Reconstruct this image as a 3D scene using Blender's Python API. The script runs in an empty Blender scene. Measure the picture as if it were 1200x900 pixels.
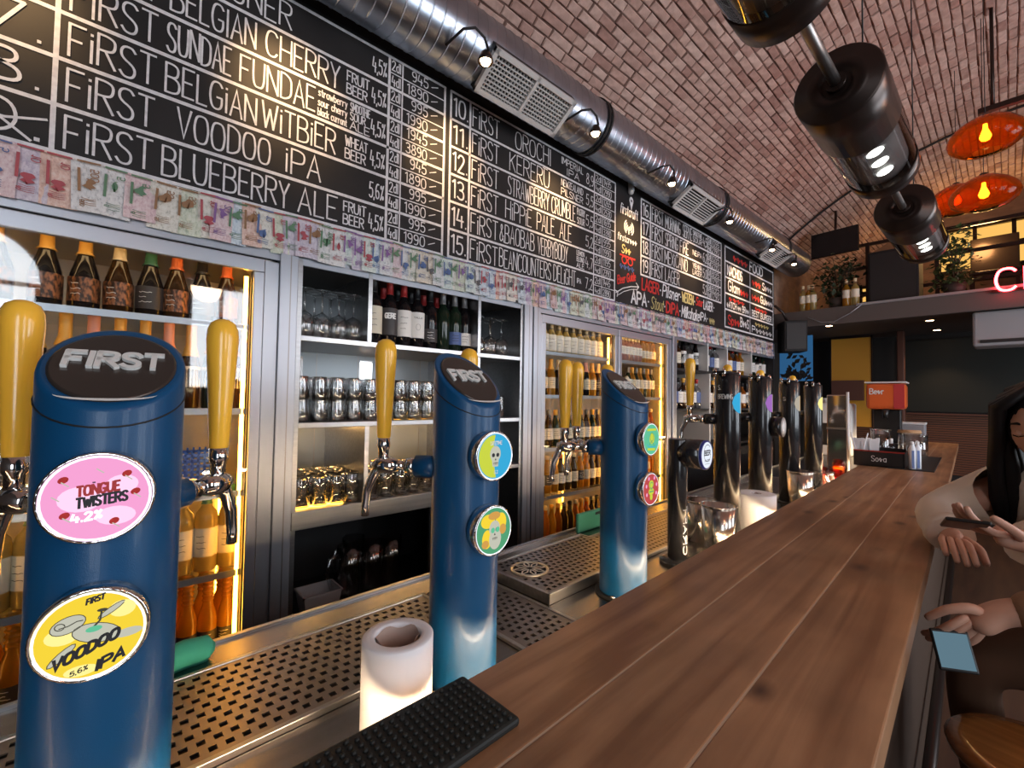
import bpy, bmesh, math, random
from math import sin, cos, pi, radians, sqrt, atan2
from mathutils import Vector, Matrix
random.seed(7)
SC = bpy.context.scene
COL = SC.collection

# ---------------------------------------------------------------- camera, world, light, exposure
CAMZ = 1.51
F = 519.0
def make_camera():
    yaw, pit, rol = radians(48.35), radians(1.81), radians(0.91)
    a = Vector((cos(yaw)*cos(pit), sin(yaw)*cos(pit), sin(pit)))
    r = Vector((sin(yaw), -cos(yaw), 0)); u = r.cross(a)
    r2 = r*cos(rol) + u*sin(rol); u2 = -r*sin(rol) + u*cos(rol)
    cam = bpy.data.cameras.new('camera'); o = bpy.data.objects.new('camera', cam); COL.objects.link(o)
    m = Matrix((( r2.x, u2.x, -a.x, 0), (r2.y, u2.y, -a.y, 0), (r2.z, u2.z, -a.z, CAMZ), (0, 0, 0, 1)))
    o.matrix_world = m
    cam.sensor_fit = 'HORIZONTAL'; cam.sensor_width = 36; cam.lens = F/1200*36; cam.clip_start = .02
    SC.camera = o
    return (r2, u2, a)
CAM = make_camera()
def project(p):
    d = Vector(p) - Vector((0, 0, CAMZ)); z = d.dot(CAM[2])
    if z < .05: return None
    return 600 + F*d.dot(CAM[0])/z, 450 - F*d.dot(CAM[1])/z

W = bpy.data.worlds.new('world'); SC.world = W; W.use_nodes = True
bg = W.node_tree.nodes['Background']; bg.inputs[0].default_value = (.62, .76, 1, 1); bg.inputs[1].default_value = 1.0
SC.view_settings.view_transform = 'Standard'; SC.view_settings.look = 'None'
SC.view_settings.exposure = 0.0; SC.view_settings.gamma = 1.0
SC.view_settings.use_curve_mapping = False

WINDOW_GLOW = 9.0      # daylight seen through the street windows behind the camera
def light(name, kind, loc, power, color=(1, 1, 1), size=.1, aim=None, spot=None, size_y=None, blend=.6):
    l = bpy.data.lights.new(name, kind); l.energy = power; l.color = color
    if kind == 'AREA':
        l.size = size
        if size_y: l.shape = 'RECTANGLE'; l.size_y = size_y
    else: l.shadow_soft_size = size
    if kind == 'SPOT': l.spot_size = radians(spot or 60); l.spot_blend = blend
    o = bpy.data.objects.new(name, l); COL.objects.link(o); o.location = loc
    if aim is not None:
        d = Vector(aim) - Vector(loc); o.rotation_euler = d.to_track_quat('-Z', 'Y').to_euler()
    return o

# ---------------------------------------------------------------- helpers
BA = radians(2.47); BO = Vector((.485, .535, 0)); BS = Vector((cos(BA), sin(BA), 0)); BT = Vector((-sin(BA), cos(BA), 0))
def BP(s, t, z): return BO + BS*s + BT*t + Vector((0, 0, z))     # a point in the bar's own frame
WY = 1.85                                                       # plane of the back bar fronts

class MB:
    def __init__(s): s.v = []; s.f = []; s.sm = []
    def add(s, vs, fs, smooth=False):
        b = len(s.v); s.v += [tuple(p) for p in vs]
        for f in fs: s.f.append(tuple(i + b for i in f)); s.sm.append(smooth)
        return s
    def box(s, x0, x1, y0, y1, z0, z1):
        return s.add([(x0,y0,z0),(x1,y0,z0),(x1,y1,z0),(x0,y1,z0),(x0,y0,z1),(x1,y0,z1),(x1,y1,z1),(x0,y1,z1)],
                     [(0,3,2,1),(4,5,6,7),(0,1,5,4),(1,2,6,5),(2,3,7,6),(3,0,4,7)])
    def quad(s, a, b, c, d): return s.add([a, b, c, d], [(0, 1, 2, 3)])
    def lathe(s, prof, n=20, c=(0, 0, 0), ax='z', smooth=True, caps=True):
        vs = []; fs = []
        for r, h in prof:
            for i in range(n):
                a = 2*pi*i/n; x, y = r*cos(a), r*sin(a)
                p = (x, y, h) if ax == 'z' else (h, x, y) if ax == 'x' else (y, h, x)
                vs.append((p[0]+c[0], p[1]+c[1], p[2]+c[2]))
        m = len(prof)
        for j in range(m-1):
            for i in range(n):
                k = (i+1) % n
                fs.append((j*n+i, j*n+k, (j+1)*n+k, (j+1)*n+i))
        s.add(vs, fs, smooth)
        if caps:
            b = len(s.v) - len(vs)
            if prof[0][0] > 1e-4: s.f.append(tuple(b+i for i in reversed(range(n)))); s.sm.append(False)
            if prof[-1][0] > 1e-4: s.f.append(tuple(b+(m-1)*n+i for i in range(n))); s.sm.append(False)
        return s
    def tube(s, path, r, n=8, smooth=True, caps=True):
        P = [Vector(p) for p in path]; R = r if isinstance(r, (list, tuple)) else [r]*len(P)
        vs = []; fs = []; up = None
        for i, p in enumerate(P):
            d = (P[min(i+1, len(P)-1)] - P[max(i-1, 0)]).normalized()
            if up is None: up = Vector((0, 0, 1)) if abs(d.z) < .9 else Vector((1, 0, 0))
            a = d.cross(up).normalized(); up = a.cross(d).normalized()
            for k in range(n):
                t = 2*pi*k/n; vs.append(p + (a*cos(t) + up*sin(t))*R[i])
        for j in range(len(P)-1):
            for k in range(n):
                q = (k+1) % n; fs.append((j*n+k, j*n+q, (j+1)*n+q, (j+1)*n+k))
        b = len(s.v); s.add(vs, fs, smooth)
        if caps:
            s.f.append(tuple(b+i for i in reversed(range(n)))); s.sm.append(False)
            s.f.append(tuple(b+(len(P)-1)*n+i for i in range(n))); s.sm.append(False)
        return s
    def mesh(s, name):
        m = bpy.data.meshes.new(name); m.from_pydata(s.v, [], s.f); m.polygons.foreach_set('use_smooth', s.sm)
        bm = bmesh.new(); bm.from_mesh(m); bmesh.ops.recalc_face_normals(bm, faces=bm.faces); bm.to_mesh(m); bm.free()
        return m

def obj(name, mb, mat, parent=None, loc=(0, 0, 0), rz=0, bevel=0, label=None):
    me = mb.mesh(name) if isinstance(mb, MB) else mb
    if mat is not None and len(me.materials) == 0: me.materials.append(M[mat] if isinstance(mat, str) else mat)
    o = bpy.data.objects.new(name, me); COL.objects.link(o); o.location = loc; o.rotation_euler = (0, 0, rz)
    if parent is not None: o.parent = parent
    if bevel:
        b = o.modifiers.new('bevel', 'BEVEL'); b.width = bevel; b.segments = 2; b.limit_method = 'ANGLE'
    if label: o['label'] = label
    return o
def tag(o, label, cat, group=None):
    o['label'] = label; o['category'] = cat
    if group: o['group'] = group
    return o
def thing(name, label, cat, loc=(0, 0, 0), rz=0, group=None):
    o = bpy.data.objects.new(name, None); COL.objects.link(o); o.location = loc; o.rotation_euler = (0, 0, rz); o.empty_display_size = .05
    return tag(o, label, cat, group)
def struct(name, mb, mat, parent=None, **k):
    o = obj(name, mb, mat, parent, **k)
    if parent is None: o['kind'] = 'structure'
    return o
def copy_tree(o, loc, rz=None, label=None, group=None, parent=None):
    c = o.copy(); COL.objects.link(c); c.parent = parent
    if parent is None:
        c.location = loc
        if rz is not None: c.rotation_euler = (c.rotation_euler[0], c.rotation_euler[1], rz)
        if label: c['label'] = label
        if group: c['group'] = group
    for ch in KIDS(o): copy_tree(ch, None, parent=c)
    return c
def KIDS(o): return [x for x in o.children]
ORD = ['first','second','third','fourth','fifth','sixth','seventh','eighth','ninth','tenth','eleventh','twelfth','thirteenth','fourteenth','fifteenth','sixteenth','seventeenth','eighteenth','nineteenth','twentieth']
def nth(i):
    if i < 20: return ORD[i]
    n = i+1; suf = 'th' if 10 <= n % 100 <= 20 else {1:'st',2:'nd',3:'rd'}.get(n % 10, 'th'); return str(n)+suf

# ---------------------------------------------------------------- materials
M = {}
def mat(name, col, rough=.5, metal=0, emit=None, es=0, alpha=1, spec=.5, coat=0, noise=None, bump=0, bscale=60, trans=0, ior=1.45, sheen=0):
    m = bpy.data.materials.new(name); m.use_nodes = True; nt = m.node_tree; b = nt.nodes['Principled BSDF']
    b.inputs['Base Color'].default_value = (*col, 1); b.inputs['Roughness'].default_value = rough; b.inputs['Metallic'].default_value = metal
    b.inputs['Specular IOR Level'].default_value = spec; b.inputs['Coat Weight'].default_value = coat; b.inputs['Coat Roughness'].default_value = .08
    b.inputs['Transmission Weight'].default_value = trans; b.inputs['IOR'].default_value = ior
    if emit: b.inputs['Emission Color'].default_value = (*emit, 1); b.inputs['Emission Strength'].default_value = es
    tc = nt.nodes.new('ShaderNodeTexCoord')
    if noise:                                    # noise = (scale xyz, second colour, low, high)
        mp = nt.nodes.new('ShaderNodeMapping'); mp.inputs['Scale'].default_value = noise[0]
        nz = nt.nodes.new('ShaderNodeTexNoise'); nz.inputs['Scale'].default_value = 1; nz.inputs['Detail'].default_value = 5
        cr = nt.nodes.new('ShaderNodeValToRGB'); cr.color_ramp.elements[0].position = noise[2]; cr.color_ramp.elements[1].position = noise[3]
        cr.color_ramp.elements[0].color = (*col, 1); cr.color_ramp.elements[1].color = (*noise[1], 1)
        nt.links.new(tc.outputs['Object'], mp.inputs[0]); nt.links.new(mp.outputs[0], nz.inputs['Vector'])
        nt.links.new(nz.outputs[0], cr.inputs[0]); nt.links.new(cr.outputs[0], b.inputs['Base Color'])
    if bump:
        nb = nt.nodes.new('ShaderNodeTexNoise'); nb.inputs['Scale'].default_value = bscale; nb.inputs['Detail'].default_value = 3
        bp = nt.nodes.new('ShaderNodeBump'); bp.inputs['Strength'].default_value = bump; bp.inputs['Distance'].default_value = .01
        nt.links.new(tc.outputs['Object'], nb.inputs['Vector']); nt.links.new(nb.outputs[0], bp.inputs['Height']); nt.links.new(bp.outputs[0], b.inputs['Normal'])
    M[name] = m; return m
def glass(name, tint=(1, 1, 1), refl=1.0, edge=(.6, .65, .65), power=.35, boost=1.0):
    """thin clear glass: see-through with a Fresnel reflection and darker edges"""
    m = bpy.data.materials.new(name); m.use_nodes = True; nt = m.node_tree; nt.nodes.clear()
    out = nt.nodes.new('ShaderNodeOutputMaterial'); tr = nt.nodes.new('ShaderNodeBsdfTransparent'); gl = nt.nodes.new('ShaderNodeBsdfGlossy')
    gl.inputs['Roughness'].default_value = .03; gl.inputs[0].default_value = (refl, refl, refl, 1)
    lw = nt.nodes.new('ShaderNodeLayerWeight'); lw.inputs[0].default_value = power
    mc = nt.nodes.new('ShaderNodeMix'); mc.data_type = 'RGBA'; mc.inputs[6].default_value = (*tint, 1); mc.inputs[7].default_value = (*edge, 1)
    fr = nt.nodes.new('ShaderNodeFresnel'); mx = nt.nodes.new('ShaderNodeMixShader')
    ge = nt.nodes.new('ShaderNodeNewGeometry'); io = nt.nodes.new('ShaderNodeMapRange'); io.inputs[3].default_value = 1.5; io.inputs[4].default_value = 1/1.5   # a thin sheet reflects alike from both sides
    nt.links.new(ge.outputs['Backfacing'], io.inputs[0]); nt.links.new(io.outputs[0], fr.inputs[0])
    ad = nt.nodes.new('ShaderNodeMath'); ad.operation = 'ADD'; ad.inputs[1].default_value = .01; ad.use_clamp = True
    nt.links.new(lw.outputs['Facing'], mc.inputs[0]); nt.links.new(mc.outputs[2], tr.inputs[0])
    bo = nt.nodes.new('ShaderNodeMath'); bo.operation = 'MULTIPLY'; bo.inputs[1].default_value = boost; nt.links.new(fr.outputs[0], bo.inputs[0]); nt.links.new(bo.outputs[0], ad.inputs[0]); nt.links.new(ad.outputs[0], mx.inputs[0]); nt.links.new(tr.outputs[0], mx.inputs[1]); nt.links.new(gl.outputs[0], mx.inputs[2])
    nt.links.new(mx.outputs[0], out.inputs[0]); M[name] = m; return m
def glow(name, col, s):
    m = bpy.data.materials.new(name); m.use_nodes = True; nt = m.node_tree; nt.nodes.clear()
    out = nt.nodes.new('ShaderNodeOutputMaterial'); e = nt.nodes.new('ShaderNodeEmission'); e.inputs[0].default_value = (*col, 1); e.inputs[1].default_value = s
    nt.links.new(e.outputs[0], out.inputs[0]); M[name] = m; return m
def juice(name, col, col2):
    """coloured glass full of liquid: light passes through it scattered"""
    m = bpy.data.materials.new(name); m.use_nodes = True; nt = m.node_tree; nt.nodes.clear()
    out = nt.nodes.new('ShaderNodeOutputMaterial'); tl = nt.nodes.new('ShaderNodeBsdfTranslucent'); df = nt.nodes.new('ShaderNodeBsdfDiffuse'); gl = nt.nodes.new('ShaderNodeBsdfGlossy')
    tl.inputs[0].default_value = (*col, 1); df.inputs[0].default_value = (*col2, 1); gl.inputs['Roughness'].default_value = .08
    m1 = nt.nodes.new('ShaderNodeMixShader'); m1.inputs[0].default_value = .3; m2 = nt.nodes.new('ShaderNodeMixShader')
    fr = nt.nodes.new('ShaderNodeFresnel'); fr.inputs[0].default_value = 1.5
    nt.links.new(tl.outputs[0], m1.inputs[1]); nt.links.new(df.outputs[0], m1.inputs[2]); nt.links.new(fr.outputs[0], m2.inputs[0])
    nt.links.new(m1.outputs[0], m2.inputs[1]); nt.links.new(gl.outputs[0], m2.inputs[2]); nt.links.new(m2.outputs[0], out.inputs[0]); M[name] = m

def lampshade(name, col):
    m = bpy.data.materials.new(name); m.use_nodes = True; nt = m.node_tree; nt.nodes.clear()
    out = nt.nodes.new('ShaderNodeOutputMaterial'); tr = nt.nodes.new('ShaderNodeBsdfTransparent'); tl = nt.nodes.new('ShaderNodeBsdfTranslucent'); gl = nt.nodes.new('ShaderNodeBsdfGlossy'); gl.inputs['Roughness'].default_value = .06
    tr.inputs[0].default_value = (*col, 1); tl.inputs[0].default_value = (*col, 1); m1 = nt.nodes.new('ShaderNodeMixShader'); m1.inputs[0].default_value = .12; m2 = nt.nodes.new('ShaderNodeMixShader')
    l2 = nt.nodes.new('ShaderNodeLayerWeight'); l2.inputs[0].default_value = .45; mc = nt.nodes.new('ShaderNodeMix'); mc.data_type = 'RGBA'; mc.inputs[6].default_value = (*col, 1); mc.inputs[7].default_value = (col[0]*.35, col[1]*.15, 0, 1); nt.links.new(l2.outputs['Facing'], mc.inputs[0]); nt.links.new(mc.outputs[2], tr.inputs[0])
    lw = nt.nodes.new('ShaderNodeLayerWeight'); lw.inputs[0].default_value = .18
    nt.links.new(tr.outputs[0], m1.inputs[1]); nt.links.new(tl.outputs[0], m1.inputs[2]); nt.links.new(lw.outputs['Fresnel'], m2.inputs[0]); nt.links.new(m1.outputs[0], m2.inputs[1]); nt.links.new(gl.outputs[0], m2.inputs[2]); nt.links.new(m2.outputs[0], out.inputs[0]); M[name] = m
lampshade('amber_shade', (.95, .22, .02))
mat('board_black', (.008, .0078, .009), .6, noise=((3, 3, 3), (.018, .017, .018), .4, .75))
mat('chalk', (.82, .82, .84), .8, noise=((45, 45, 45), (.62, .62, .65), .35, .7))
mat('chalk_red', (.55, .035, .03), .8); mat('chalk_yellow', (.62, .52, .22), .8); mat('chalk_blue', (.08, .13, .35), .8)
mat('paint_dark', (.028, .026, .026), .6); mat('plaster_dark', (.05, .045, .045), .8, noise=((4, 4, 4), (.075, .065, .06), .35, .7))
mat('mortar', (.15, .088, .07), .95)
mat('steel', (.47, .47, .48), .32, 1, noise=((2, 90, 90), (.38, .38, .39), .3, .7)); mat('steel_dark', (.3, .28, .27), .38, 1)
mat('aluminium', (.44, .46, .51), .36, .75); mat('counter_steel', (.37, .35, .33), .27, 1, noise=((5, 60, 5), (.29, .275, .26), .3, .75))
mat('grate_steel', (.30, .27, .255), .33, 1); mat('basin', (.035, .03, .028), .6)
mat('galvanised', (.47, .53, .62), .3, 1, noise=((9, 9, 9), (.36, .41, .49), .35, .7)); mat('rubber', (.012, .012, .013), .55); mat('rubber_mat', (.012, .014, .013), .62)
mat('chrome', (.78, .77, .76), .09, 1); mat('grille_white', (.62, .61, .6), .5)
mat('tower_blue', (.003, .062, .165), .34, coat=.1, spec=.35, bump=.08, bscale=900); mat('tower_cap', (.07, .058, .052), .3, .6)
mat('tower_black', (.012, .012, .014), .27, coat=.4); mat('tap_yellow', (.92, .50, .045), .24, coat=.35); mat('tin_metal', (.62, .56, .5), .22, 1); mat('brown_cloth', (.13, .065, .036), .85); mat('seam_highlight_tone', (.52, .38, .27), .5)
mat('wax', (.83, .80, .80), .45, spec=.4); mat('wax_inner', (.45, .33, .28), .6); mat('green_cloth', (.05, .42, .31), .8); mat('board_green', (.045, .25, .16), .5)
mat('cork', (.5, .3, .16), .8); mat('foil_red', (.38, .03, .03), .35, .2); mat('foil_black', (.012, .012, .014), .3); mat('foil_grey', (.25, .25, .26), .4, .5)
mat('foil_amber', (.8, .42, .08), .4); mat('foil_green', (.04, .16, .09), .45); mat('foil_orange', (.7, .16, .05), .45); mat('foil_cream', (.72, .58, .36), .5); mat('foil_pink', (.75, .33, .25), .5)
mat('bottle_black', (.008, .007, .008), .08); mat('bottle_brown', (.03, .012, .004), .07); mat('bottle_green', (.01, .02, .012), .08)
mat('label_white', (.75, .74, .72), .6); mat('label_cream', (.68, .62, .5), .6); mat('label_dark', (.045, .04, .042), .5); mat('label_copper', (.035, .016, .01), .4, .2, noise=((120, 120, 60), (.36, .14, .06), .42, .62)); mat('label_blue', (.08, .13, .32), .5)
mat('ink', (.02, .02, .025), .6); mat('ink_red', (.5, .04, .04), .6); mat('ink_white', (.8, .8, .8), .6)
mat('fridge_inner', (.42, .39, .36), .45, .3); mat('unit_back', (.25, .275, .29), .35, .5); mat('unit_dark', (.018, .017, .018), .5); mat('shelf_white', (.62, .62, .62), .45)
juice('beer_gold', (.95, .52, .06), (.62, .30, .03)); juice('beer_amber', (.75, .26, .02), (.4, .13, .015)); juice('beer_pink', (.8, .4, .34), (.65, .28, .22)); juice('wine_white', (.9, .75, .35), (.6, .45, .15))
glass('pane', (.93, .95, .95), 1, (.8, .85, .85), .3); glass('glassware', (.96, .97, .97), 1.0, (.6, .61, .62), .3, 2.6); glass('spirit', (.9, .9, .92), 1, (.35, .36, .38), .4)
glass('smoke', (.72, .68, .66), .9, (.3, .26, .24), .35); glass('amber_glass', (.95, .26, .03), .9, (.42, .05, .004), .45)
glow('led_amber', (1, .40, .04), 30); glow('led_fridge', (1, .62, .28), 9); glow('glass_glow', (1, .45, .05), 16); glow('flame', (1, .42, .08), 5); glow('led_bar', (1, .74, .46), 85); glow('led_shelf', (1, .55, .18), 45); glow('led_warm', (1, .72, .42), 36); glow('led_white', (.9, 1, .95), 14); glow('bulb', (1, .5, .13), 26); glow('neon_red', (1, .03, .04), 22); glow('neon_core', (1, .42, .28), 5)
glow('daylight', (.85, .92, 1), WINDOW_GLOW); glow('lamp_bulb', (1, .68, .36), 26); glow('spot_bulb', (1, .55, .28), 30); glow('yellow_window', (1, .55, .13), 1.0)
glow('screen_blue', (.04, .16, .36), .6); glow('phone_screen', (.22, .38, .48), .5)
mat('amber_panel', (.66, .32, .04), .4); mat('slat_wood', (.20, .085, .05), .45); mat('slat_back', (.015, .01, .009), .8); mat('chalkboard_far', (.018, .022, .02), .55)
mat('brown_post', (.12, .05, .035), .5); mat('beige_wall', (.20, .13, .10), .8, noise=((6, 6, 14), (.28, .18, .13), .4, .65)); mat('grey_unit', (.28, .28, .3), .5); mat('slab_grey', (.09, .075, .07), .7); mat('tv_black', (.008, .008, .009), .2)
mat('bronze', (.045, .032, .028), .3, .7); mat('leaf', (.05, .09, .03), .5); mat('leaf_dark', (.022, .04, .016), .5); mat('stem', (.06, .04, .02), .7); mat('pot', (.05, .04, .035), .6)
mat('orange_plastic', (.72, .13, .03), .3, coat=.3, emit=(.8, .14, .03), es=.0); mat('white_plastic', (.7, .7, .7), .4); mat('black_plastic', (.014, .013, .013), .35); mat('red_trim', (.25, .02, .015), .4); mat('paper', (.72, .74, .78), .8); mat('blue_paper', (.2, .3, .62), .6)
mat('skin', (.62, .34, .24), .5); mat('hair', (.005, .004, .005), .55, spec=.35); mat('jacket', (.78, .68, .58), .85, bump=.25, bscale=400); mat('black_cloth', (.01, .01, .011), .8); mat('tan_cloth', (.30, .17, .10), .85, bump=.25, bscale=300); mat('jeans', (.03, .04, .07), .85); mat('lips', (.42, .1, .09), .45); mat('eye', (.01, .008, .008), .2)
mat('stool_wood', (.36, .13, .03), .18, coat=.7, noise=((3, 30, 3), (.22, .07, .015), .3, .7)); mat('stool_metal', (.02, .018, .017), .4, .6); mat('floor_wood', (.055, .028, .018), .5, noise=((2, 20, 2), (.09, .045, .025), .3, .7))
mat('speaker', (.006, .006, .007), .7); mat('aisle_floor', (.05, .04, .036), .7); mat('bar_front', (.06, .035, .022), .6)

mat('crate_blue', (.03, .12, .6), .4)
mat('tub_grey', (.3, .3, .31), .5)
mat('wheel_brass', (.75, .66, .5), .3, .8)
mat('letter_steel', (.80, .82, .80), .3, .25)
mat('navy', (.02, .03, .2), .3)
mat('roll_paper', (.82, .80, .82), .7)

def wood_plank():
    m = bpy.data.materials.new('bar_wood'); m.use_nodes = True; nt = m.node_tree; b = nt.nodes['Principled BSDF']
    tc = nt.nodes.new('ShaderNodeTexCoord'); oi = nt.nodes.new('ShaderNodeObjectInfo')
    av = nt.nodes.new('ShaderNodeVectorMath'); av.operation = 'ADD'
    sc = nt.nodes.new('ShaderNodeVectorMath'); sc.operation = 'SCALE'; sc.inputs['Scale'].default_value = 37
    cb = nt.nodes.new('ShaderNodeCombineXYZ'); nt.links.new(oi.outputs['Random'], cb.inputs[0]); nt.links.new(oi.outputs['Random'], cb.inputs[1])
    nt.links.new(cb.outputs[0], sc.inputs[0]); nt.links.new(tc.outputs['Object'], av.inputs[0]); nt.links.new(sc.outputs[0], av.inputs[1])
    mp = nt.nodes.new('ShaderNodeMapping'); mp.inputs['Scale'].default_value = (1.6, 26, 8); nt.links.new(av.outputs[0], mp.inputs[0])
    n1 = nt.nodes.new('ShaderNodeTexNoise'); n1.inputs['Scale'].default_value = 1; n1.inputs['Detail'].default_value = 6; n1.inputs['Distortion'].default_value = .6; nt.links.new(mp.outputs[0], n1.inputs['Vector'])
    n2 = nt.nodes.new('ShaderNodeTexNoise'); n2.inputs['Scale'].default_value = 4.5; n2.inputs['Detail'].default_value = 3; nt.links.new(av.outputs[0], n2.inputs['Vector'])
    vo = nt.nodes.new('ShaderNodeTexVoronoi'); vo.inputs['Scale'].default_value = 1; mp2 = nt.nodes.new('ShaderNodeMapping'); mp2.inputs['Scale'].default_value = (4.2, 7.5, 4)
    nt.links.new(av.outputs[0], mp2.inputs[0]); nt.links.new(mp2.outputs[0], vo.inputs['Vector'])
    kr = nt.nodes.new('ShaderNodeValToRGB'); kr.color_ramp.elements[0].position = .03; kr.color_ramp.elements[1].position = .17; nt.links.new(vo.outputs['Distance'], kr.inputs[0])
    cr = nt.nodes.new('ShaderNodeValToRGB'); e = cr.color_ramp.elements; e[0].position = .36; e[0].color = (.245, .118, .055, 1); e[1].position = .66; e[1].color = (.435, .245, .128, 1)
    nt.links.new(n1.outputs[0], cr.inputs[0])
    c2 = nt.nodes.new('ShaderNodeValToRGB'); f = c2.color_ramp.elements; f[0].position = .3; f[0].color = (.72, .68, .66, 1); f[1].position = .7; f[1].color = (1.12, 1.08, 1.05, 1); nt.links.new(n2.outputs[0], c2.inputs[0])
    mu = nt.nodes.new('ShaderNodeMix'); mu.data_type = 'RGBA'; mu.blend_type = 'MULTIPLY'; mu.inputs[0].default_value = 1; nt.links.new(cr.outputs[0], mu.inputs[6]); nt.links.new(c2.outputs[0], mu.inputs[7])
    mk = nt.nodes.new('ShaderNodeMix'); mk.data_type = 'RGBA'; mk.inputs[6].default_value = (.075, .03, .016, 1); nt.links.new(kr.outputs[0], mk.inputs[0]); nt.links.new(mu.outputs[2], mk.inputs[7])
    nt.links.new(mk.outputs[2], b.inputs['Base Color']); b.inputs['Roughness'].default_value = .42; b.inputs['Coat Weight'].default_value = .12; b.inputs['Coat Roughness'].default_value = .3
    bp = nt.nodes.new('ShaderNodeBump'); bp.inputs['Strength'].default_value = .12; bp.inputs['Distance'].default_value = .004; nt.links.new(n1.outputs[0], bp.inputs['Height']); nt.links.new(bp.outputs[0], b.inputs['Normal'])
    M['bar_wood'] = m
wood_plank()
def brick_mat():
    m = bpy.data.materials.new('brick'); m.use_nodes = True; nt = m.node_tree; b = nt.nodes['Principled BSDF']
    g = nt.nodes.new('ShaderNodeNewGeometry'); oi = nt.nodes.new('ShaderNodeObjectInfo'); tc = nt.nodes.new('ShaderNodeTexCoord')
    a = nt.nodes.new('ShaderNodeMath'); a.operation = 'ADD'; fr = nt.nodes.new('ShaderNodeMath'); fr.operation = 'FRACT'
    nt.links.new(g.outputs['Random Per Island'], a.inputs[0]); nt.links.new(oi.outputs['Random'], a.inputs[1]); nt.links.new(a.outputs[0], fr.inputs[0])
    cr = nt.nodes.new('ShaderNodeValToRGB'); e = cr.color_ramp.elements; e[0].position = 0; e[0].color = (.36, .215, .18, 1); e[1].position = .3; e[1].color = (.48, .325, .275, 1)
    x = cr.color_ramp.elements.new(.8); x.color = (.54, .385, .33, 1); x = cr.color_ramp.elements.new(1); x.color = (.61, .45, .39, 1)
    nt.links.new(fr.outputs[0], cr.inputs[0])
    nz = nt.nodes.new('ShaderNodeTexNoise'); nz.inputs['Scale'].default_value = 22; nz.inputs['Detail'].default_value = 5; nt.links.new(tc.outputs['Object'], nz.inputs['Vector'])
    c2 = nt.nodes.new('ShaderNodeValToRGB'); f = c2.color_ramp.elements; f[0].position = .3; f[0].color = (.78, .74, .72, 1); f[1].position = .65; f[1].color = (1.08, 1.06, 1.05, 1); nt.links.new(nz.outputs[0], c2.inputs[0])
    mu = nt.nodes.new('ShaderNodeMix'); mu.data_type = 'RGBA'; mu.blend_type = 'MULTIPLY'; mu.inputs[0].default_value = 1; nt.links.new(cr.outputs[0], mu.inputs[6]); nt.links.new(c2.outputs[0], mu.inputs[7])
    nt.links.new(mu.outputs[2], b.inputs['Base Color']); b.inputs['Roughness'].default_value = .85
    bp = nt.nodes.new('ShaderNodeBump'); bp.inputs['Strength'].default_value = .5; bp.inputs['Distance'].default_value = .008; nt.links.new(nz.outputs[0], bp.inputs['Height']); nt.links.new(bp.outputs[0], b.inputs['Normal'])
    M['brick'] = m
brick_mat()

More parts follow.
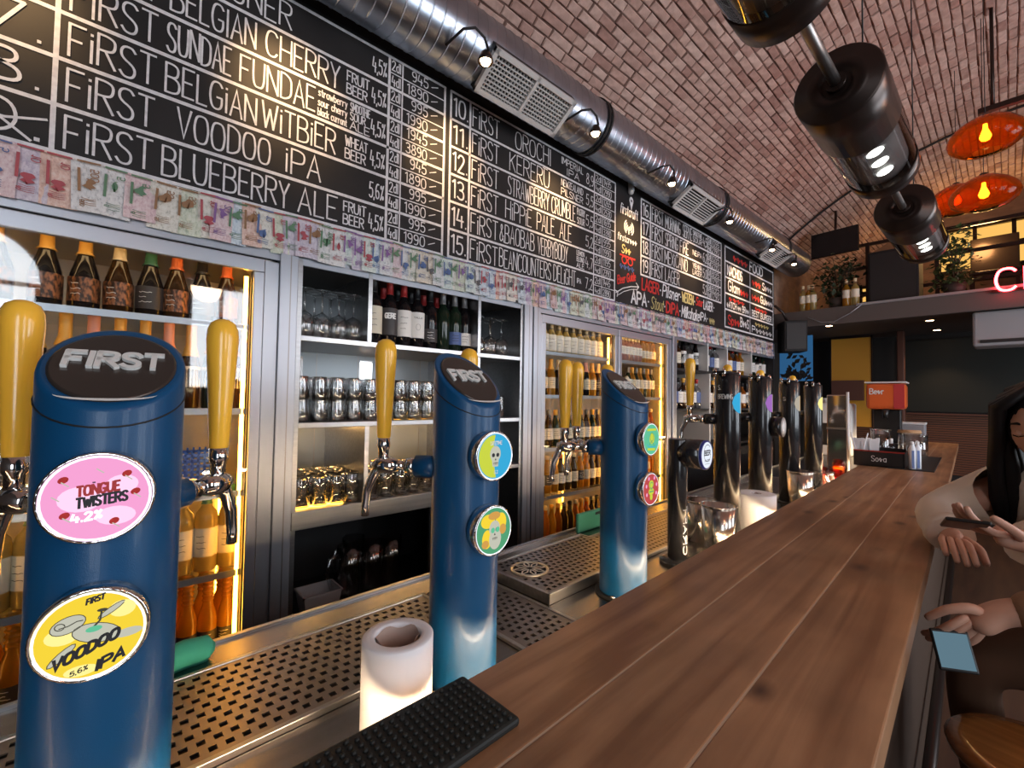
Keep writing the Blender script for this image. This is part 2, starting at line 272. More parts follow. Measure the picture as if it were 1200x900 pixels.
# ---------------------------------------------------------------- stroke lettering
G = {}
for ln in """A 6 0,0 3,10 6,0|1,3.5 5,3.5
B 6 0,0 0,10|0,10 3.5,10 5.5,9 5.2,6 3.2,5.4 0,5.4|0,5.4 3.8,5.4 6.2,4 6,.8 3.6,0 0,0
C 6 5.8,8.4 4.5,10 1.2,9.8 0,6.5 0,3.5 1.2,.2 4.5,0 5.8,1.6
D 6 0,0 0,10|0,10 2.6,10 5.8,8.4 6,5 5.8,1.6 2.6,0 0,0
E 5 5,10 0,10|0,10 0,0|0,0 5,0|0,5.2 4,5.2
F 5 5,10 0,10|0,10 0,0|0,5.2 3.8,5.2
G 6 5.8,8.4 4.5,10 1.2,9.8 0,6.5 0,3.5 1.2,.2 4.5,0 5.8,1.6 5.8,4.2|5.8,4.4 3.4,4.4
H 6 0,0 0,10|6,0 6,10|0,5.2 6,5.2
I 1 .5,0 .5,10
J 4 3.5,10 3.5,2.5 2.6,0 .8,0 0,2
K 5.5 0,0 0,10|5.3,10 0,4.6|1.6,6 5.5,0
L 4.5 0,10 0,0|0,0 4.5,0
M 7 0,0 0,10|0,10 3.5,3|3.5,3 7,10|7,10 7,0
N 6 0,0 0,10|0,10 6,0|6,0 6,10
O 6.4 3.2,10 .8,9.4 0,6 0,4 .8,.6 3.2,0 5.6,.6 6.4,4 6.4,6 5.6,9.4 3.2,10
P 5.6 0,0 0,10|0,10 3.5,10 5.8,9 5.6,5.4 3.2,4.7 0,4.7
Q 6.4 3.2,10 .8,9.4 0,6 0,4 .8,.6 3.2,0 5.6,.6 6.4,4 6.4,6 5.6,9.4 3.2,10|4,3 6.6,-.6
R 5.8 0,0 0,10|0,10 3.5,10 5.8,9 5.4,5.8 3.2,5.1 0,5.1|2.4,5.1 5.8,0
S 5.4 5.2,8.6 4,10 1.2,9.9 .1,8.2 .6,6 4.6,4.2 5.4,2.2 4.4,.1 1.4,0 0,1.6
T 5.6 0,10 5.6,10|2.8,10 2.8,0
U 6 0,10 0,3 1,.2 3,0 5,.2 6,3 6,10
V 6 0,10 3,0 6,10
W 8 0,10 2,0|2,0 4,7.5|4,7.5 6,0|6,0 8,10
X 5.6 0,0 5.6,10|0,10 5.6,0
Y 5.6 0,10 2.8,5|5.6,10 2.8,5|2.8,5 2.8,0
Z 5.4 0,10 5.4,10|5.4,10 0,0|0,0 5.4,0
0 5.6 2.8,10 .7,9.4 0,6 0,4 .7,.6 2.8,0 4.9,.6 5.6,4 5.6,6 4.9,9.4 2.8,10
1 2.6 0,8.6 2,10|2,10 2,0
2 5.2 .2,8 1.2,9.9 3.6,10 5,8.6 4.6,6 0,0|0,0 5.2,0
3 5.2 .2,9 1.8,10 4.4,9.6 4.8,7 3.6,5.5 1.8,5.3|1.8,5.3 4.2,5.2 5.4,3 4.6,.4 1.8,0 0,1.2
4 5.4 1.4,10 0,3.6|0,3.6 5.4,3.6|4,6.4 4,0
5 5.2 5,10 .8,10|.8,10 .4,5.6|.4,5.6 2.8,6.4 5,5.4 5.2,2.4 3.8,.1 1.2,0 0,1.4
6 5.4 4.6,9.6 2.4,10 .4,7.4 0,3.4 1.2,.3 3.4,0 5.2,1.4 5.2,4 3.6,5.5 1.4,5.2 .2,3.6
7 5.2 0,10 5.2,10|5.2,10 1.6,0
8 5.6 2.8,10 .9,9.4 .8,6.6 2.8,5.4 5.2,4.2 5.4,1 2.8,0 .2,1 .4,4.2 2.8,5.4 4.8,6.6 4.7,9.4 2.8,10
9 5.4 5,6.6 4,4.8 1.8,4.6 .2,6.2 .2,8.6 1.8,10 4,9.8 5.2,7.6 5,3 3.6,.2 1,.4
a 4.4 4.2,6 2.6,6.6 .6,5.8 0,3.2 .8,.4 2.6,0 4.2,1.8|4.3,6.4 4.3,0
b 4.4 0,10 0,0|0,4.4 1.6,6.4 3.8,5.8 4.4,3.2 3.6,.5 1.6,0 0,1.8
c 4 4,5.4 2.6,6.6 .6,5.8 0,3.2 .8,.5 2.6,0 4,1.2
d 4.4 4.2,6 2.6,6.6 .6,5.8 0,3.2 .8,.4 2.6,0 4.2,1.8|4.3,10 4.3,0
e 4.2 .2,3.4 4.1,3.6|4.1,3.6 3.8,6 2.2,6.6 .5,5.6 0,3 .8,.4 2.6,0 4,1
f 3.4 3.4,9.4 2.2,10 1.2,8.6 1.1,5 1.1,0|0,6.2 3,6.2
g 4.4 4.2,6 2.6,6.6 .6,5.8 0,3.2 .8,.6 2.6,.2 4.2,2|4.3,6.4 4.3,-1.5 3,-3 .6,-2.6
h 4.2 0,10 0,0|0,4 1.2,6.2 3.2,6.4 4.2,4.6 4.2,0
i .8 .4,7 .4,0|.4,9 .4,8.6
j 2 1.6,6.6 1.6,-2 0,-2.8|1.6,9 1.6,8.6
k 4 0,10 0,0|3.8,6.6 0,2.8|1.2,3.8 4,0
l .8 .4,10 .4,0
m 6.6 0,6.6 0,0|0,4 1,6.2 2.6,6.4 3.3,4.6 3.3,0|3.3,4 4.3,6.2 5.9,6.4 6.6,4.6 6.6,0
n 4.2 0,6.6 0,0|0,4 1.2,6.2 3.2,6.4 4.2,4.6 4.2,0
o 4.4 2.2,6.6 .4,5.8 0,3.3 .4,.8 2.2,0 4,.8 4.4,3.3 4,5.8 2.2,6.6
p 4.4 0,6.6 0,-3|0,4.4 1.6,6.4 3.8,5.8 4.4,3.2 3.6,.5 1.6,0 0,1.8
q 4.4 4.2,6 2.6,6.6 .6,5.8 0,3.2 .8,.4 2.6,0 4.2,1.8|4.3,6.6 4.3,-3
r 3.2 0,6.6 0,0|0,3.8 1,6 2.4,6.6 3.2,6
s 3.6 3.4,5.6 2.2,6.6 .4,5.8 .6,4 3.2,2.6 3.4,.8 1.8,0 0,.9
t 3.2 1.4,9 1.4,1.4 2.2,0 3.2,.4|0,6.4 3,6.4
u 4.2 0,6.6 0,1.8 1.2,.1 3,.2 4.2,2.4|4.2,6.6 4.2,0
v 4 0,6.6 2,0 4,6.6
w 6 0,6.6 1.5,0|1.5,0 3,5|3,5 4.5,0|4.5,0 6,6.6
x 4 0,0 4,6.6|0,6.6 4,0
y 4 0,6.6 2.1,.4|4,6.6 1,-3
z 4 0,6.6 4,6.6|4,6.6 0,0|0,0 4,0
. 1 .4,.2 .6,.2
, 1 .6,.4 .2,-1.4
% 5.6 .6,0 5,10|.4,8.6 1.6,9.8 2.4,8.2 1.2,7.2 .4,8.6|3.4,2 4.6,3.2 5.4,1.6 4.2,.4 3.4,2
/ 3 0,0 3,10
- 3 .2,4.6 2.8,5.2
& 6 6,0 1.4,7.4 1.8,9.6 3.6,9.4 3.6,7.2 .4,4 .3,1 2.6,0 5.4,3.6
* 1.6 .4,5 1.2,5|.8,4.6 .8,5.4
~ 5 0,3 1,6.8 2.2,6 1.6,1 2.6,0 4,5 5,4
! 1 .5,10 .5,3|.5,.4 .5,0
' 1 .5,10 .3,8""".split('\n'):
    ch, w_, st = ln.split(' ', 2)
    G[ch] = (float(w_), [[tuple(float(q) for q in p.split(',')) for p in s_.split()] for s_ in st.split('|')])
def chaikin(P):
    closed = P[0] == P[-1]
    for _ in range(2):
        Q = [] if closed else [P[0]]
        n = len(P)-1
        for i in range(n):
            a, b = P[i], P[i+1]
            Q += [(a[0]*.75+b[0]*.25, a[1]*.75+b[1]*.25), (a[0]*.25+b[0]*.75, a[1]*.25+b[1]*.75)]
        Q.append(Q[0] if closed else P[-1]); P = Q
    return P
def strokes(txt, width=None, h=1.0, gap=1.7, jitter=0):
    """polylines for a line of lettering, fitted to the given width"""
    out = []; x = 0
    for c in txt:
        if c == ' ': x += 4; continue
        w_, ss = G[c]; dy = random.uniform(-jitter, jitter)*10
        for s_ in ss:
            P = [(px+x, py+dy) for px, py in s_]
            out.append(chaikin(P) if len(P) >= 4 else P)
        x += w_+gap
    x -= gap; kx = (width/x) if width else h/10
    return [[(p[0]*kx, p[1]*h/10) for p in s_] for s_ in out], x*kx
_lay = [0]
def ribbon(mb, poly, lw, f):
    """flat stroke of width lw with mitred bends; f maps (u, v[, height]) to a point in the place; crossing strokes lie on one another"""
    _lay[0] = (_lay[0]+1) % 6; d = _lay[0]*.00022
    try: f(0, 0, 0); g = lambda u, v: f(u, v, d)
    except TypeError: g = f
    P = [poly[0]]
    for p in poly[1:]:
        if abs(p[0]-P[-1][0])+abs(p[1]-P[-1][1]) > 1e-6: P.append(p)
    if len(P) < 2: return
    closed = len(P) > 3 and abs(P[0][0]-P[-1][0])+abs(P[0][1]-P[-1][1]) < 1e-6
    n = len(P); T = []
    for a, b in zip(P[:-1], P[1:]):
        L = sqrt((b[0]-a[0])**2+(b[1]-a[1])**2); T.append(((b[0]-a[0])/L, (b[1]-a[1])/L))
    V = []; h = lw/2
    for i in range(n):
        t0 = T[i-1] if i > 0 else (T[-1] if closed else T[0]); t1 = T[i] if i < n-1 else (T[0] if closed else T[-1])
        tx, ty = t0[0]+t1[0], t0[1]+t1[1]; L = sqrt(tx*tx+ty*ty) or 1; tx, ty = tx/L, ty/L
        k = h/max(.45, tx*t1[0]+ty*t1[1]); x, y = P[i]
        if not closed and i in (0, n-1): e = -h*.6 if i == 0 else h*.6; x += tx*e; y += ty*e
        V += [g(x-ty*k, y+tx*k), g(x+ty*k, y-tx*k)]
    mb.add(V, [(2*i, 2*i+1, 2*i+3, 2*i+2) for i in range(n-1)])
def write(mb, txt, u, v, h, width, lw, f, jitter=.02, shear=0, slope=0):
    ss, w_ = strokes(txt, width, h, jitter=jitter)
    for s_ in ss: ribbon(mb, [(u+p[0]+p[1]*shear, v+p[1]+p[0]*slope) for p in s_], lw, f)
    return w_
# ---------------------------------------------------------------- the room
VY, VR, VC = -.35, 3.35, .90            # barrel vault: axis line (y, z) and radius
X0, X1 = -1.8, 8.4
def arch_z(y): return VC + sqrt(max(VR*VR-(y-VY)**2, 0))
struct('floor', MB().box(X0, X1, -2.55, 2.45, -.06, 0), 'floor_wood')
struct('wall_back', MB().box(X0, X1, 2.42, 2.55, 0, 3.3), 'plaster_dark')
struct('wall_gallery', MB().box(5.82, X1, 1.90, 2.42, 2.59, 3.6), 'beige_wall')
struct('trim_1', MB().box(X0, 5.82, 1.852, 1.864, 2.022, 2.2), 'aluminium')
struct('wall_back_upper', MB().box(X0, 5.82, 1.864, 2.42, 2.04, 3.44), 'paint_dark')
struct('wall_left', MB().box(X0-.12, X0, -2.55, 2.45, 0, 4.3), 'plaster_dark')

def vault():
    mb = MB(); n = 48; a0, a1 = -42, 43
    R = VR+.004
    vs = []; fs = []
    for k in range(2):
        rr = R + k*.16
        for x in (X0, X1):
            for i in range(n+1):
                t = radians(a0+(a1-a0)*i/n); vs.append((x, VY+rr*sin(t), VC+rr*cos(t)))
    q = n+1
    for i in range(n):
        fs.append((i, i+1, q+i+1, q+i)); fs.append((2*q+i, 3*q+i, 3*q+i+1, 2*q+i+1))
    ceil = struct('ceiling', MB().add(vs, fs, True), 'mortar')
    # bricks: three lengths, a course every 75 mm along the arc
    pitch, joint = .0525, .004
    lens = {'h': .088, 't': .126, 's': .172}
    protos = {}
    def brick_mesh(L, seed):
        rnd = random.Random(seed); h = (pitch-joint)/2; l = (L-joint)/2; b = .0045; d = .007
        j = lambda s=.003: rnd.uniform(-s, s)
        base = [(-l, -h, .012), (l, -h, .012), (l, h, .012), (-l, h, .012)]
        mid = [(x+j(), y+j(.0015), -d+.004) for x, y, _ in base]
        top = [(x*(1-b/l)+j(), y*(1-b/h)+j(.0015), -d+j(.002)) for x, y, _ in base]
        V = base+mid+top; Fc = []
        for k in (0, 4):
            for i in range(4):
                q2 = (i+1) % 4; Fc.append((k+i, k+q2, k+4+q2, k+4+i))
        Fc.append((8, 9, 10, 11))
        return V, Fc
    for k in lens: protos[k] = [brick_mesh(lens[k], ord(k)*10+i) for i in range(6)]
    meshes = {}
    items = []
    nrow = int(radians(a1-a0)*VR/pitch)
    for r in range(nrow):
        t = radians(a0) + (r+.5)*pitch/VR
        x = X0 - random.uniform(0, .2)
        while x < X1:
            k = random.choices('hts', (4, 3, 5))[0]; L = lens[k]
            items.append((x+L/2, t, k, random.randrange(6), random.uniform(-.004, .006) if random.random() > .05 else .0045, random.uniform(-.03, .03))); x += L
    def place(it):
        x, t, k, v, dr, ro = it; rr = VR+dr
        return Matrix.Translation((x, VY+rr*sin(t), VC+rr*cos(t))) @ Matrix.Rotation(-t, 4, 'X') @ Matrix.Rotation(ro, 4, 'Z') @ Matrix.Diagonal((.94+.06*((x*7.3) % 1), .86+.14*((x*11.7+t*31) % 1), 1, 1))
    scored = []
    for it in items:
        p = (it[0], VY+VR*sin(it[1]), VC+VR*cos(it[1])); q2 = project(p)
        el = math.degrees(atan2(p[2]-CAMZ, p[1]))
        if q2 and 0 < q2[0] < 1195 and 4 < q2[1] < 420 and el > 50 and not (930 < q2[0] < 1080 and q2[1] < 230):
            scored.append(((Vector(p)-Vector((0, 0, CAMZ))).length, it))
    scored.sort(key=lambda z: z[0]); near = set(id(s_[1]) for s_ in scored[:300])
    stuff = MB()
    for it in items:
        V, Fc = protos[it[2]][it[3]]; mw = place(it)
        if id(it) in near:
            key = (it[2], it[3])
            if key not in meshes:
                mb = MB().add(V, Fc); meshes[key] = mb.mesh('brick'); meshes[key].materials.append(M['brick'])
            o = bpy.data.objects.new('brick', meshes[key]); COL.objects.link(o); o.parent = ceil; o.matrix_local = mw
        else:
            stuff.add([mw @ Vector(p) for p in V], Fc)
    m = bpy.data.meshes.new('brick_courses'); m.from_pydata(stuff.v, [], stuff.f); m.materials.append(M['brick'])
    o = bpy.data.objects.new('brick_courses', m); COL.objects.link(o); o.parent = ceil; o['kind'] = 'stuff'
    return ceil
CEIL = vault()
# black conduit following the vault, where the gallery begins
tag(obj('ceiling_conduit', MB().tube([(6.0, VY+(VR-.03)*sin(radians(a)), VC+(VR-.03)*cos(radians(a))) for a in range(41, -40, -3)], .012, 6), 'rubber'),
    'thin black conduit bent along the brick vault above the gallery edge', 'conduit')

# street wall behind the camera with daylight windows
def street_wall():
    y0, y1 = -2.67, -2.55
    wins = [(-1.6, -.6, .75, 2.55, True), (.58, 1.22, 1.55, 2.8, False), (2.2, 3.5, .8, 2.9, False), (4.3, 5.6, .8, 2.9, False)]  # last two windows are unseen, added for more daylight
    mb = MB(); xs = [X0]
    for a, b, z0, z1, ar in wins:
        mb.box(xs[-1], a, y0, y1, 0, 3.6); mb.box(a, b, y0, y1, 0, z0)
        if ar:
            n = 14; r = (b-a)/2; cx = (a+b)/2
            for i in range(n):
                t0, t1 = pi*i/n, pi*(i+1)/n; xa, xb = cx-r*cos(t0), cx-r*cos(t1); za, zb = z1+r*sin(t0), z1+r*sin(t1)
                mb.add([(xa,y0,za),(xb,y0,zb),(xb,y0,3.6),(xa,y0,3.6),(xa,y1,za),(xb,y1,zb),(xb,y1,3.6),(xa,y1,3.6)], [(0,1,2,3),(4,7,6,5),(0,4,5,1)])
        else: mb.box(a, b, y0, y1, z1, 3.6)
        xs.append(b)
    mb.box(xs[-1], X1, y0, y1, 0, 3.6)
    struct('wall_street', mb, 'plaster_dark')
    for i, (a, b, z0, z1, ar) in enumerate(wins):
        pane = MB(); n = 14
        if ar:
            r = (b-a)/2; cx = (a+b)/2
            pts = [(a, y0+.02, z0), (b, y0+.02, z0)] + [(cx+r*cos(pi*k/n), y0+.02, z1+r*sin(pi*k/n)) for k in range(n+1)]
            pane.add(pts, [tuple(range(len(pts)))])
        else: pane.quad((a, y0+.02, z0), (b, y0+.02, z0), (b, y0+.02, z1), (a, y0+.02, z1))
        w_ = struct('window_%d' % (i+1), pane, 'daylight')
        fr = MB(); t = .035
        for xx in (a, (a+b)/2-t/2, b-t): fr.box(xx, xx+t, y0+.03, y0+.09, z0, z1)
        for zz in (z0, z0+(z1-z0)*.62, z1-t): fr.box(a, b, y0+.03, y0+.09, zz, zz+t)
        obj('window_frame', fr, 'paint_dark', w_)
street_wall()

# gallery end
def end_wall():
    struct('wall_right', MB().box(X1, X1+.12, -2.55, 2.45, 0, 4.4), 'beige_wall')
    sl = struct('mezzanine', MB().box(6.0, X1, -2.55, 2.42, 2.44, 2.59), 'slab_grey')
    obj('edge_trim', MB().box(5.985, 6.0, -2.55, 1.1, 2.575, 2.6), 'aluminium', sl)
    obj('joist', MB().box(6.0, 6.06, -2.55, 2.42, 2.40, 2.44), 'slab_grey', sl)
    # windows of the lit room behind the gallery
    for i, (ya, yb, za, zb) in enumerate([(-.75, .62, 3.3, 3.86), (1.34, 1.62, 3.02, 3.26)]):
        w_ = struct('window_%d' % (5+i), MB().box(X1-.012, X1, ya, yb, za, zb), 'yellow_window')
        fr = MB(); t = .04
        ny = 4 if i == 0 else 2
        for k in range(ny+1):
            yy = ya+(yb-ya)*k/ny; fr.box(X1-.06, X1-.012, yy-t/2, yy+t/2, za-t, zb+t)
        for k in range(3):
            zz = za+(zb-za)*k/2; fr.box(X1-.06, X1-.012, ya, yb, zz-t/2, zz+t/2)
        obj('window_frame', fr, 'bronze', w_)
    # room below the gallery
    w2 = struct('wall_far', MB().box(8.0, 8.06, -2.55, 2.42, 0, 2.44), 'paint_dark')
    for k in range(26):
        obj('slat', SLAT, 'slat_wood', w2, (7.975, 0, .62+k*.029))
    cb = obj('chalkboard', MB().box(7.94, 7.97, -1.9, .98, 1.42, 2.36), 'chalkboard_far'); tag(cb, 'large blank dark chalkboard on the far wall above the wooden slats', 'chalkboard')
    obj('ledge', MB().box(7.92, 7.97, -1.9, 1.0, 1.375, 1.4), 'brown_post', cb)
    p = thing('backlit_panel', 'glowing amber yellow panel in the far corner under the gallery', 'panel', (7.5, 1.44, 1.2))
    obj('panel', MB().box(-.02, .02, -.22, .22, 0, 1.2), 'amber_panel', p); obj('panel_frame', MB().box(-.03, -.02, -.235, -.22, 0, 1.22).box(-.03, -.02, .22, .235, 0, 1.22).box(-.03, -.02, -.235, .235, 1.2, 1.22), 'bronze', p)
    obj('seat_back', MB().box(-.12, -.05, -.15, .2, .35, .62), 'brown_post', p)
    tag(obj('wall_post', MB().box(7.4, 7.5, .88, .95, 0, 2.44), 'brown_post', bevel=.01), 'narrow reddish brown post standing left of the far chalkboard', 'post')
    bl = thing('wall_screen', 'blue lit screen with black foliage silhouette behind the hanging loudspeaker', 'screen', (6.35, 1.80, 1.78))
    obj('screen', MB().box(-.01, .01, -.2, .16, 0, .56), 'screen_blue', bl)
    sm = MB(); rnd = random.Random(3)
    for k in range(60):
        y = rnd.uniform(-.15, .11); h = rnd.uniform(.08, .36); zz = rnd.uniform(.0, .34)*rnd.random(); a = rnd.uniform(.3, 2.8); L_ = rnd.uniform(.05, .1); cx, cz = cos(a)*L_, sin(a)*L_; sm.add([(-.013, y, zz), (-.016, y+cx*.5-cz*.28, zz+cz*.5+cx*.28), (-.013, y+cx, zz+cz), (-.016, y+cx*.5+cz*.28, zz+cz*.5-cx*.28)], [(0, 1, 2, 3)])
    obj('silhouette', sm, 'rubber', bl)
    ac = thing('ventilation_box', 'long grey metal ventilation box hung under the gallery edge', 'vent box', (6.12, -.5, 2.07))
    obj('casing', MB().box(-.02, .3, -.75, .73, 0, .33), 'grey_unit', ac, bevel=.02); obj('outlet', MB().box(-.03, -.02, -.7, .68, .03, .06), 'rubber', ac)
    for lab, x, y in (('recessed spotlight under the gallery left corner, nearest the loudspeaker', 6.3, 1.42), ('recessed spotlight under the gallery, front one above the far chalkboard', 6.6, .57), ('recessed spotlight under the gallery, rear one above the far chalkboard', 7.5, .585)):
        d = thing('recessed_spotlight', lab, 'spotlight', (x, y, 2.43), group='recessed spotlights under the gallery')
        obj('ring', MB().lathe([(.035, 0), (.05, -.006), (.055, .01)], 16), 'chrome', d); obj('bulb', MB().lathe([(.034, -.004), (.0, -.007)], 12), 'spot_bulb', d)
        light('spotlight_light', 'SPOT', (x, y, 2.40), 16, (1, .6, .32), .03, (x, y, 0), 100).parent = None
SLAT = MB().box(0, .022, -2.4, 1.9, 0, .02).mesh('slat')
end_wall()

# ---------------------------------------------------------------- spiral duct
def duct():
    cy, cz, r = 1.682, 3.168, .152
    d = thing('ventilation_duct', 'round spiral galvanised duct running above the menu boards', 'duct', (0, cy, cz))
    prof = []; x = X0+.02
    while x < 6.0:
        prof += [(r, x), (r, x+.002), (r, x+.047), (r, x+.049), (r+.0022, x+.0505), (r+.0022, x+.0535), (r, x+.055)]; x += .055
    obj('pipe', MB().lathe(prof, 40, ax='x'), 'galvanised', d)
    for bx in (.45, 2.1, 3.72, 5.3):
        obj('clamp_band', MB().lathe([(r+.004, bx-.02), (r+.011, bx-.02), (r+.011, bx-.008), (r+.004, bx-.008)], 40, ax='x', caps=False).lathe([(r+.004, bx+.008), (r+.011, bx+.008), (r+.011, bx+.02), (r+.004, bx+.02)], 40, ax='x', caps=False), 'rubber', d)
    # grilles: tilted towards the room on the lower front of the pipe
    for gi, (gx, W_) in enumerate(((1.49, .55), (3.32, .52), (5.05, .5))):
        h = .205; t = radians(52)
        g = bpy.data.objects.new('vent_grille', None)
        fr = MB(); e = .022
        fr.box(-W_/2, W_/2, -.012, .012, -h/2, -h/2+e).box(-W_/2, W_/2, -.012, .012, h/2-e, h/2).box(-W_/2, -W_/2+e, -.012, .012, -h/2, h/2).box(W_/2-e, W_/2, -.012, .012, -h/2, h/2).box(-e/3, e/3, -.012, .012, -h/2, h/2)
        g = obj('vent_grille', fr, 'grille_white', d, label='white louvred air grille'); g.matrix_local = Matrix.Translation((gx, -.090, -.140)) @ Matrix.Rotation(radians(57), 4, 'X')
        for k in range(9): obj('slat', SLATG(W_), 'grille_white', g, (0, .004, -h/2+.03+k*.0185))
        if gi == 0:
            v = MB()
            n = 26
            for k in range(n): v.box(-W_/2+.02+k*(W_-.04)/n, -W_/2+.023+k*(W_-.04)/n, .0, .012, -h/2+.01, h/2-.01)
            obj('vertical_vanes', v, 'grille_white', g)
        obj('backing', MB().box(-W_/2+.005, W_/2-.005, .012, .06, -h/2, h/2), 'unit_dark', g)
    return d
_sg = {}
def SLATG(w):
    if w not in _sg: _sg[w] = MB().box(-w/2+.015, w/2-.015, -.008, .006, 0, .005).mesh('slat')
    return _sg[w]
duct()

# gooseneck lamps along the duct
def goosenecks():
    xs = [-.35, .42, 1.15, 1.92, 2.75, 3.68, 4.65, 5.3]
    anchors = ['over the beer list far left', 'over the first beer list, right part', 'in front of the gap between the first two lists', 'below the first clamp band by the white grille', 'over the icons between the second and third lists', 'above the third list by its grille', 'above the gap before the food list', 'over the food list at the far end']
    for i, x in enumerate(xs):
        g = thing('gooseneck_lamp', 'small gooseneck spotlight on the duct '+anchors[i], 'lamp', (x, 1.5, 2.99), group='gooseneck lamps on the duct')
        obj('neck', MB().tube([(-.14, .10, .04), (-.12, .0, .06), (-.08, -.03, .07), (-.03, -.03, .055), (0, -.02, .02)], .006, 6), 'rubber', g)
        obj('shade', MB().lathe([(.012, .03), (.022, .02), (.032, -.005), (.034, -.02), (.030, -.02), (.02, .01)], 14), 'bronze', g)
        obj('bulb', MB().lathe([(.0, -.034), (.018, -.026), (.024, -.012), (.018, .0), (.0, .008)], 12), 'lamp_bulb', g)
        l = light('gooseneck_light', 'SPOT', (x, 1.47, 2.955), 34, (1, .60, .26), .02, (x+.04, 1.85, 2.70), 62, blend=1.0)
goosenecks()
# ---------------------------------------------------------------- chalkboard menu
def chalk_menu():
    cb = thing('chalkboard_menu', 'long black chalkboard covered with hand lettered beer lists above the back bar', 'chalkboard', (0, WY, 2.06))
    obj('board', MB().box(-1.7, 5.80, 0, .012, .14, 1.02), 'board_black', cb)
    f = lambda u, v, d=0: (u, -.0026-d, v-2.06)
    fl = lambda u, v, d=0: (u, -.0008-d, v-2.06)
    def line(mb, x0, z0, x1, z1, w_): ribbon(mb, [(x0, z0), (x1, z1)], w_, fl)
    def txt(t, x0, x1, z, h, lw, mt='chalk', name='lettering', **k):
        mb = MB(); write(mb, t, x0, z, h, x1-x0, lw, f, **k); return obj(name, mb, mt, cb)
    top, rh = 3.05, .14
    # ---- list 1
    L, R_, N, P1, P2 = -.42, 1.168, -.168, .872, .938
    g = MB(); w_ = .012
    for i in range(7): line(g, L, top-rh*i, R_, top-rh*i, w_)
    for x in (L, N, P1, R_): line(g, x, top, x, top-6*rh, w_)
    obj('menu_grid', g, 'chalk', cb)
    g = MB()
    line(g, P2, top, P2, top-6*rh, .007)
    for i in range(6): line(g, P1, top-rh*(i+.5), R_, top-rh*(i+.5), .005)
    obj('price_grid', g, 'chalk', cb)
    rows = [('4.', [('PILSNER', .14, .46)], [], '945', '1890'),
            ('5.', [('BELGIAN', .09, .34), ('CHERRY', .375, .65)], ['FRUIT', 'BEER'], '995', '1990'),
            ('6.', [('SUNDAE', .085, .265), ('FUNDAE', .295, .555)], None, '1945', '3890'),
            ('7.', [('BELGiAN', .085, .35), ('WiTBiER', .37, .64)], ['WHEAT', 'BEER'], '945', '1890'),
            ('8.', [('VOODOO', .12, .40), ('iPA', .455, .585)], [], '995', '1990'),
            ('9.', [('BLUEBERRY', .085, .47), ('ALE', .505, .655)], ['FRUiT', 'BEER'], '995', '1990')]
    for i, (no, words, side, p2, p4) in enumerate(rows):
        z = top-rh*(i+1)
        if no == '9.':
            mb = MB(); ribbon(mb, chaikin([(-.33, z+.07), (-.30, z+.115), (-.25, z+.11), (-.235, z+.06), (-.26, z+.02), (-.31, z+.02), (-.33, z+.07)]), .008, f)
            ribbon(mb, [(-.34, z+.06), (-.26, z+.06), (-.18, z+.085)], .007, f); ribbon(mb, [(-.34, z+.11), (-.21, z+.012)], .007, f); ribbon(mb, [(-.2, z+.02), (-.195, z+.02)], .011, f); obj('number', mb, 'chalk', cb)
        else: txt(no, -.31, -.195, z+.024, .095, .009, name='number')
        txt('FiRST', -.142, .058, z+.019, .098, .0068, jitter=.03)
        for t, a, b in words: txt(t, a, b, z+.02, .098, .0066, jitter=.03)
        if side:
            for k, t in enumerate(side): txt(t, .682, .778 if k == 0 else .77, z+.074-k*.054, .042, .0055)
        if side is None:
            for k, (t, u) in enumerate((('strawberry', 'SMOOTHiE'), ('sour cherry', 'SOUR'), ('black currant', 'ALE'))):
                zz = z+.094-k*.04; txt(t, .568, .685, zz, .03, .004); txt(u, .70, .785 if k != 1 else .765, zz-.002, .034, .0045)
        txt('5,6%' if no == '8.' else '4,5%', .792, .858, z+.03, .066, .0055)
        txt('2dl', .884, .926, z+.083, .044, .005); txt('4dl', .884, .926, z+.013, .044, .005)
        txt(p2, .985 if len(p2) == 3 else .965, 1.07, z+.082, .047, .0052); txt(p4, .962, 1.07, z+.012, .047, .0052)
        mb = MB(); ribbon(mb, [(1.09, z+.1), (1.125, z+.115)], .004, f); ribbon(mb, [(1.09, z+.03), (1.125, z+.045)], .004, f); obj('price_dash', mb, 'chalk', cb)
    # ---- list 2
    L, R_, N, P1, P2 = 1.205, 2.60, 1.325, 2.362, 2.452
    g = MB(); w_ = .012
    for i in range(7): line(g, L, top-rh*i, R_, top-rh*i, w_)
    for x in (L, N, P1, R_): line(g, x, top, x, top-6*rh, w_ if x != P1 else .009)
    obj('menu_grid', g, 'chalk', cb)
    g = MB(); line(g, P2, top, P2, top-6*rh, .006)
    for i in range(6): line(g, P1, top-rh*(i+.5), R_, top-rh*(i+.5), .005)
    obj('price_grid', g, 'chalk', cb)
    rows = [('10.', [('OROCHI', 1.64, 1.93)], ['IMPERIAL', 'IPA'], '8,9', '1495', '2990'), ('11.', [('KERERU', 1.60, 1.92)], ['NEWZEALAND', 'PILSNER'], '5,5', '1265', '2530'),
            ('12.', [('STRAWBERRY', 1.59, 1.92), ('CRUMBLE', 1.945, 2.165)], ['PASTRY', 'SOUR'], '5,5', '1695', '3390'), ('13.', [('HiPPiE', 1.575, 1.775), ('PALE', 1.82, 1.97), ('ALE', 2.02, 2.13)], [], '5,2', '995', '1990'),
            ('14.', [('&BAOBAB', 1.535, 1.80), ('VERBYBODY', 1.83, 2.095)], ['LEMON', 'BLOND', 'ALE'], '4,7', '1195', '2390'), ('15.', [('BEANCOUNTERS', 1.535, 1.945), ('DELiGHT', 1.97, 2.175)], ['IPA'], '7,2', '1445', '2890')]
